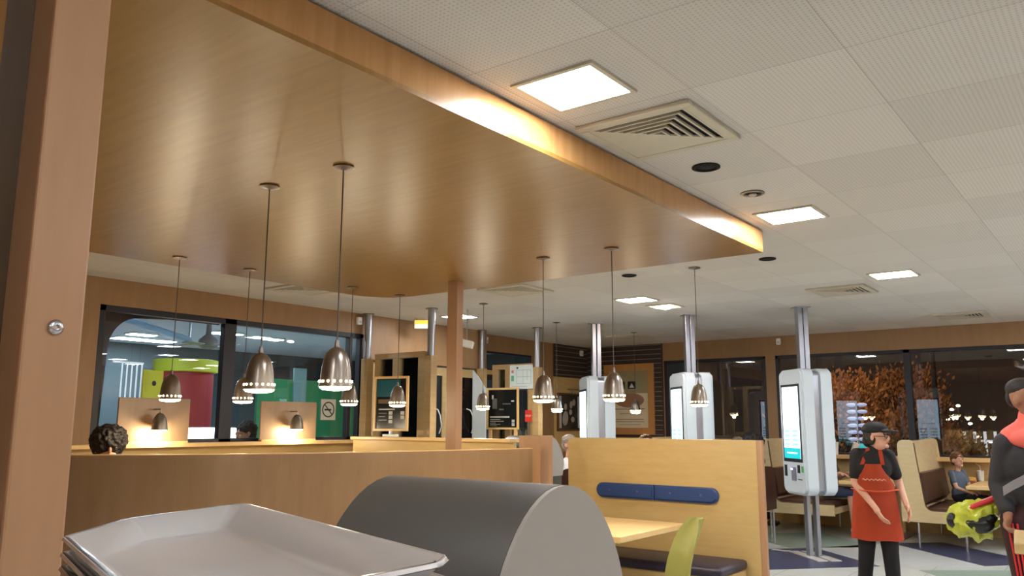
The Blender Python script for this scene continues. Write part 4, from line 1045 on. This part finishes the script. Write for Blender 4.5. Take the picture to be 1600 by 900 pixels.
# ------------------------------------------------------------------ playroom beyond the left window
PX0, PX1, PY0, PY1 = -18.5, XL-T, 1.0, 17.0
struct(MB().box((PX0, PY0, -.1), (PX1-.5, PY1, 0)).build('floor_playroom', mat('playroom_floor', (170, 174, 176), .5)))
struct(MB().box((PX0, PY0, 3.3), (PX1, PY1, 3.4)).build('ceiling_playroom', mat('playroom_ceiling', (186, 192, 196), .8)))
struct(MB().box((PX0-.1, PY0, 0), (PX0, PY1, 3.3)).build('wall_playroom_back', mat('playroom_wall', (52, 66, 70), .8)))
struct(MB().box((PX0, PY1, 0), (PX1, PY1+.1, 3.3)).build('wall_playroom_far', mat('playroom_wall', (52, 66, 70), .8)))
struct(MB().box((PX0, PY0-.1, 0), (PX1, PY0, 3.3)).build('wall_playroom_near', mat('playroom_wall', (52, 66, 70), .8)))
def pl_light(label, x, y, lx, ly):
    t = thing('playroom_light', label, 'ceiling light', (x, y, 3.29), 0, 'playroom ceiling lights')
    MB().box((-lx/2-.03, -ly/2-.03, -.03), (lx/2+.03, ly/2+.03, .009), .005).build('housing', M_WHITE, t)
    MB().box((-lx/2, -ly/2, -.036), (lx/2, ly/2, -.031)).build('diffuser', mat('playroom_lamp', (235, 245, 255), .5, emit=60, ecol=(225, 240, 255)), t)
for lb, x, y, lx, ly in (('playroom ceiling light behind the farthest left pendant', -16.2, 8.7, .3, .5), ('wide playroom ceiling light near the window frame', -17.2, 9.3, .4, 1.3),
                      ('playroom ceiling light by the blue tube', -14.6, 9.6, .3, .6), ('small playroom ceiling light above the nearest pendant', -14.8, 10.9, .25, .35),
                      ('bright playroom ceiling light near the right end of the window', -11.2, 9.4, .5, .35), ('playroom ceiling light farther in', -10.5, 5.0, .5, .5), ('playroom ceiling light over the green wall', -13.5, 13.0, .5, .5)):
    pl_light(lb, x, y, lx, ly)
t = thing('play_column', 'round red playroom column with yellow green top seen through the left window', 'column', (-12.4, 7.45, 0))
MB().lathe([(.44, 0), (.44, 2.29)]).build('column_body', mat('play_red', (170, 50, 56), .5), t, True)
MB().lathe([(.46, 2.291), (.5, 2.30), (.5, 2.49), (.46, 2.50)]).build('column_top', mat('play_yellowgreen', (206, 222, 50), .5), t, True)
t = thing('play_divider', 'yellow green playroom panel left of the red column', 'panel', (-12.0, 6.68, 0))
MB().box((-.03, -.17, 0), (.03, .15, 2.28), .01).build('panel', mat('play_yellow', (196, 190, 50), .5), t)
MB().ball((.035, .0, 2.08), (.01, .035, .04)).build('round_knob', M_BLACK, t, True)
t = thing('green_wall', 'long green playroom wall panel behind the pendants', 'panel', (-13.2, 0, 0))
MB().box((-.03, 9.4, 0), (.03, 12.6, 2.32), .01).build('panel', mat('play_green', (54, 140, 92), .5), t)
MB().box((.031, 10.2, 0), (.08, 10.5, 2.55), .01).build('upright', mat('play_grey', (120, 160, 160), .5), t)
t = thing('play_railing', 'white upright playroom railings at the left of the window', 'railing', (-11.8, 6.2, 0))
for k in range(5): MB().cyl((0, -.12+k*.075, 0), (0, -.12+k*.075, 2.36), .012).build('bar', M_WHITE, t, True)
MB().cyl((0, -.26, 2.36), (0, .2, 2.36), .014).build('top_rail', M_WHITE, t, True)
t = thing('blue_tube', 'pale blue tube running across the playroom ceiling', 'tube', (0, 0, 0))
p1, p2 = onx(188, 496, -10.5), onx(296, 531, -12.5)
MB().cyl(p1, p2, .045, 16).build('tube', mat('tube_blue', (130, 180, 220), .4), t, True)
MB().cyl((p2.x, p2.y, p2.z), (p2.x, p2.y, 3.299), .02).build('hanger', M_ALU, t); MB().cyl((p1.x, p1.y, p1.z), (p1.x, p1.y, 3.299), .02).build('hanger', M_ALU, t)
t = thing('ceiling_fan', 'grey mechanical cluster under the playroom ceiling', 'fan', (p2.x, p2.y+.35, 2.72))
MB().lathe([(.08, 0), (.16, .05), (.16, .15), (.05, .25), (.03, .579)]).build('motor', mat('fan_grey', (120, 116, 120), .5), t, True)
for k in range(4):
    MB().box((.12, -.06, .06), (.6, .06, .075), .004).xform(Matrix.Rotation(k*PI/2+.4, 4, 'Z') @ Matrix.Rotation(.2, 4, 'X')).build('blade', mat('fan_pale', (170, 170, 176), .5), t)
t = thing('white_counter', 'white counter with a glowing top in the playroom', 'counter', (-10.6, 6.72, 0))
MB().box((-.2, -.32, 0), (.2, .32, 1.25), .01).build('counter_body', M_WHITE, t); MB().box((-.25, -.36, 1.251), (.25, .36, 1.42), .02).build('glowing_top', mat('glowing_white', (240, 245, 255), .5, emit=2.2), t)  # the top is emissive, so it glows by itself
seated('dark haired person seen through the left window beside the bright counter', -9.4, 6.55, math.radians(60), mat('shirt_dark', (50, 46, 50), .8), mat('kid_trousers', (26, 26, 36), .8), M_HAIR, 1.15, .50, None, 1.1, -1.2)
t = thing('window_arch', 'dark corner panel with a rounded cutout outside the left window', 'panel', (XL-T-.02, 0, 0))
pts = [(3.78, 1.3), (3.78, 2.64), (5.2, 2.64), (5.2, 2.56), (4.6, 2.56)] + [(4.28-.3+.3+.30*math.cos(a)-.0, 2.2+.34*math.sin(a)) for a in [PI/2+PI/2*k/8 for k in range(9)]] + [(3.95, 1.3)]
MB().prism(pts, 'x', -.03, 0).build('panel', mat('arch_dark', (44, 34, 40), .5), t)

# ------------------------------------------------------------------ night outside the far window
struct(MB().box((-30, YF+.12, -.3), (30, 60, -.2)).build('ground_outside', mat('asphalt', (40, 38, 36), .8)))
M_LEAF = mat('autumn_leaf', (168, 124, 84), .7, noise_amt=.3, nscale=6)
def tree(label, c, rx, rz, n, seed):
    rnd = random.Random(seed); t = thing('tree', label, 'tree', (c[0], c[1], -.2), 0, 'orange lit trees outside the window')
    hz = c[2]+.2
    tr = MB().cyl((0, 0, 0), (0, 0, hz), .05, 10, .03)
    br = []
    for k in range(26):
        a = rnd.uniform(0, 2*PI); r = rnd.uniform(.3, 1)*rx; up = rnd.uniform(-.5, 1.0)
        z1 = hz+rz*up*(1-.45*(r/rx)**2); br.append((r*math.cos(a), r*math.sin(a)*.7, z1))
        tr.cyl((0, 0, hz*rnd.uniform(.4, .9)), br[-1], .014, 6, .005)
    tr.build('trunk', mat('bark', (70, 48, 34), .9), t)
    b = MB()
    for k in range(n):
        p = Vector(rnd.choice(br)); p += Vector([rnd.gauss(0, .16) for _ in range(3)])
        l = rnd.uniform(.06, .115); d = Vector((p.x*.5+rnd.gauss(0, .3), rnd.gauss(0, .4), .9)).normalized()
        sd = d.cross(Vector((rnd.gauss(0, 1), rnd.gauss(0, 1), .1))).normalized()*l*.28
        b.quad(p, p+d*l*.5+sd, p+d*l, p+d*l*.5-sd)
    b.build('foliage', M_LEAF, t)
tree('orange lit leafy tree outside, right of the nearest kiosk', (-5.0, 17, 1.45), .85, .95, 9000, 1)
tree('orange lit leafy tree outside, behind the dark window mullion', (-4.12, 19.3, 1.45), .95, 1.15, 10000, 2)
tree('low orange lit shrub outside, left of the child', (-3.75, 21.6, .7), .9, .65, 3000, 3)
for x, y, z, e in ((-4.4, 14.6, 4.2, 150), (-2.6, 14.6, 4.2, 130)):
    l = bpy.data.lights.new('street_lamp_glow', 'POINT'); l.energy = e; l.color = (1, .6, .3); l.shadow_soft_size = .15
    q = thing('street_lamp', 'sodium street lamp outside above the window', 'street lamp', (x, y, -.2), 0, 'sodium street lamps')
    MB().cyl((0, 0, 0), (0, 0, z+.3), .04).build('mast', M_DKFRAME, q); MB().lathe([(.12, z+.3), (.14, z+.38), (.02, z+.45)]).build('lamp_head', M_DKFRAME, q)
    g_ = bpy.data.objects.new('street_lamp_glow', l); C.objects.link(g_); g_.parent = q; g_.location = (0, 0, z+.2)
t = thing('stacked_reflection', 'blue white glowing shapes imitating a window reflection, between the two trees', 'sign', (-4.18, 16.0, -.2))  # solid glowing shapes stand in for a reflection in the window glass
MB().cyl((0, 0, 0), (0, 0, 2.1), .03).build('pole', M_ALU, t)
b = MB()
for k in range(6):
    for sx in (-1, 1): b.ball((sx*.09, 0, 1.42+k*.125), (.095, .06, .036), 14)
b.build('reflection_disc', mat('reflection_bluewhite', (170, 186, 225), .4, emit=.35), t, True)
MB().box((-.02, -.05, 1.26), (.16, .05, 1.34), .02).build('teal_foot', mat('reflection_teal', (60, 170, 180), .4, emit=.5), t)
for k, (px, py) in enumerate(((1487, 640), (1497, 634), (1530, 683), (1516, 662), (1548, 690), (1481, 655), (1590, 676))):
    c = ony(px, py, 34); t = thing('distant_lamp', 'tiny bright lamp far outside the right window', 'lamp', (c.x, 34, -.2), 0, 'distant lamps in the night')
    MB().cyl((0, 0, 0), (0, 0, c.z+.2), .02, 8).build('mast', M_DKFRAME, t)
    MB().ball((0, 0, c.z+.2), (.07, .07, .045), 10).build('glow_head', mat('distant_light', (255, 244, 220), .4, emit=6), t)
t = thing('white_fence', 'pale glowing fence posts outside behind the right table', 'fence', (0, 24, -.2))  # lamp light on posts and rail is put in as emission
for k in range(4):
    c = ony(1508+k*16, 690, 24); MB().box((c.x-.03, -.03, 0), (c.x+.03, .03, c.z+.45)).build('post', mat('fence_glow', (220, 224, 230), .5, emit=.4), t)
c0, c1 = ony(1500, 690, 24), ony(1565, 690, 24); MB().box((c0.x, -.02, c0.z+.2), (c1.x, .02, c0.z+.25)).build('rail', mat('fence_glow', (220, 224, 230), .5, emit=.4), t)
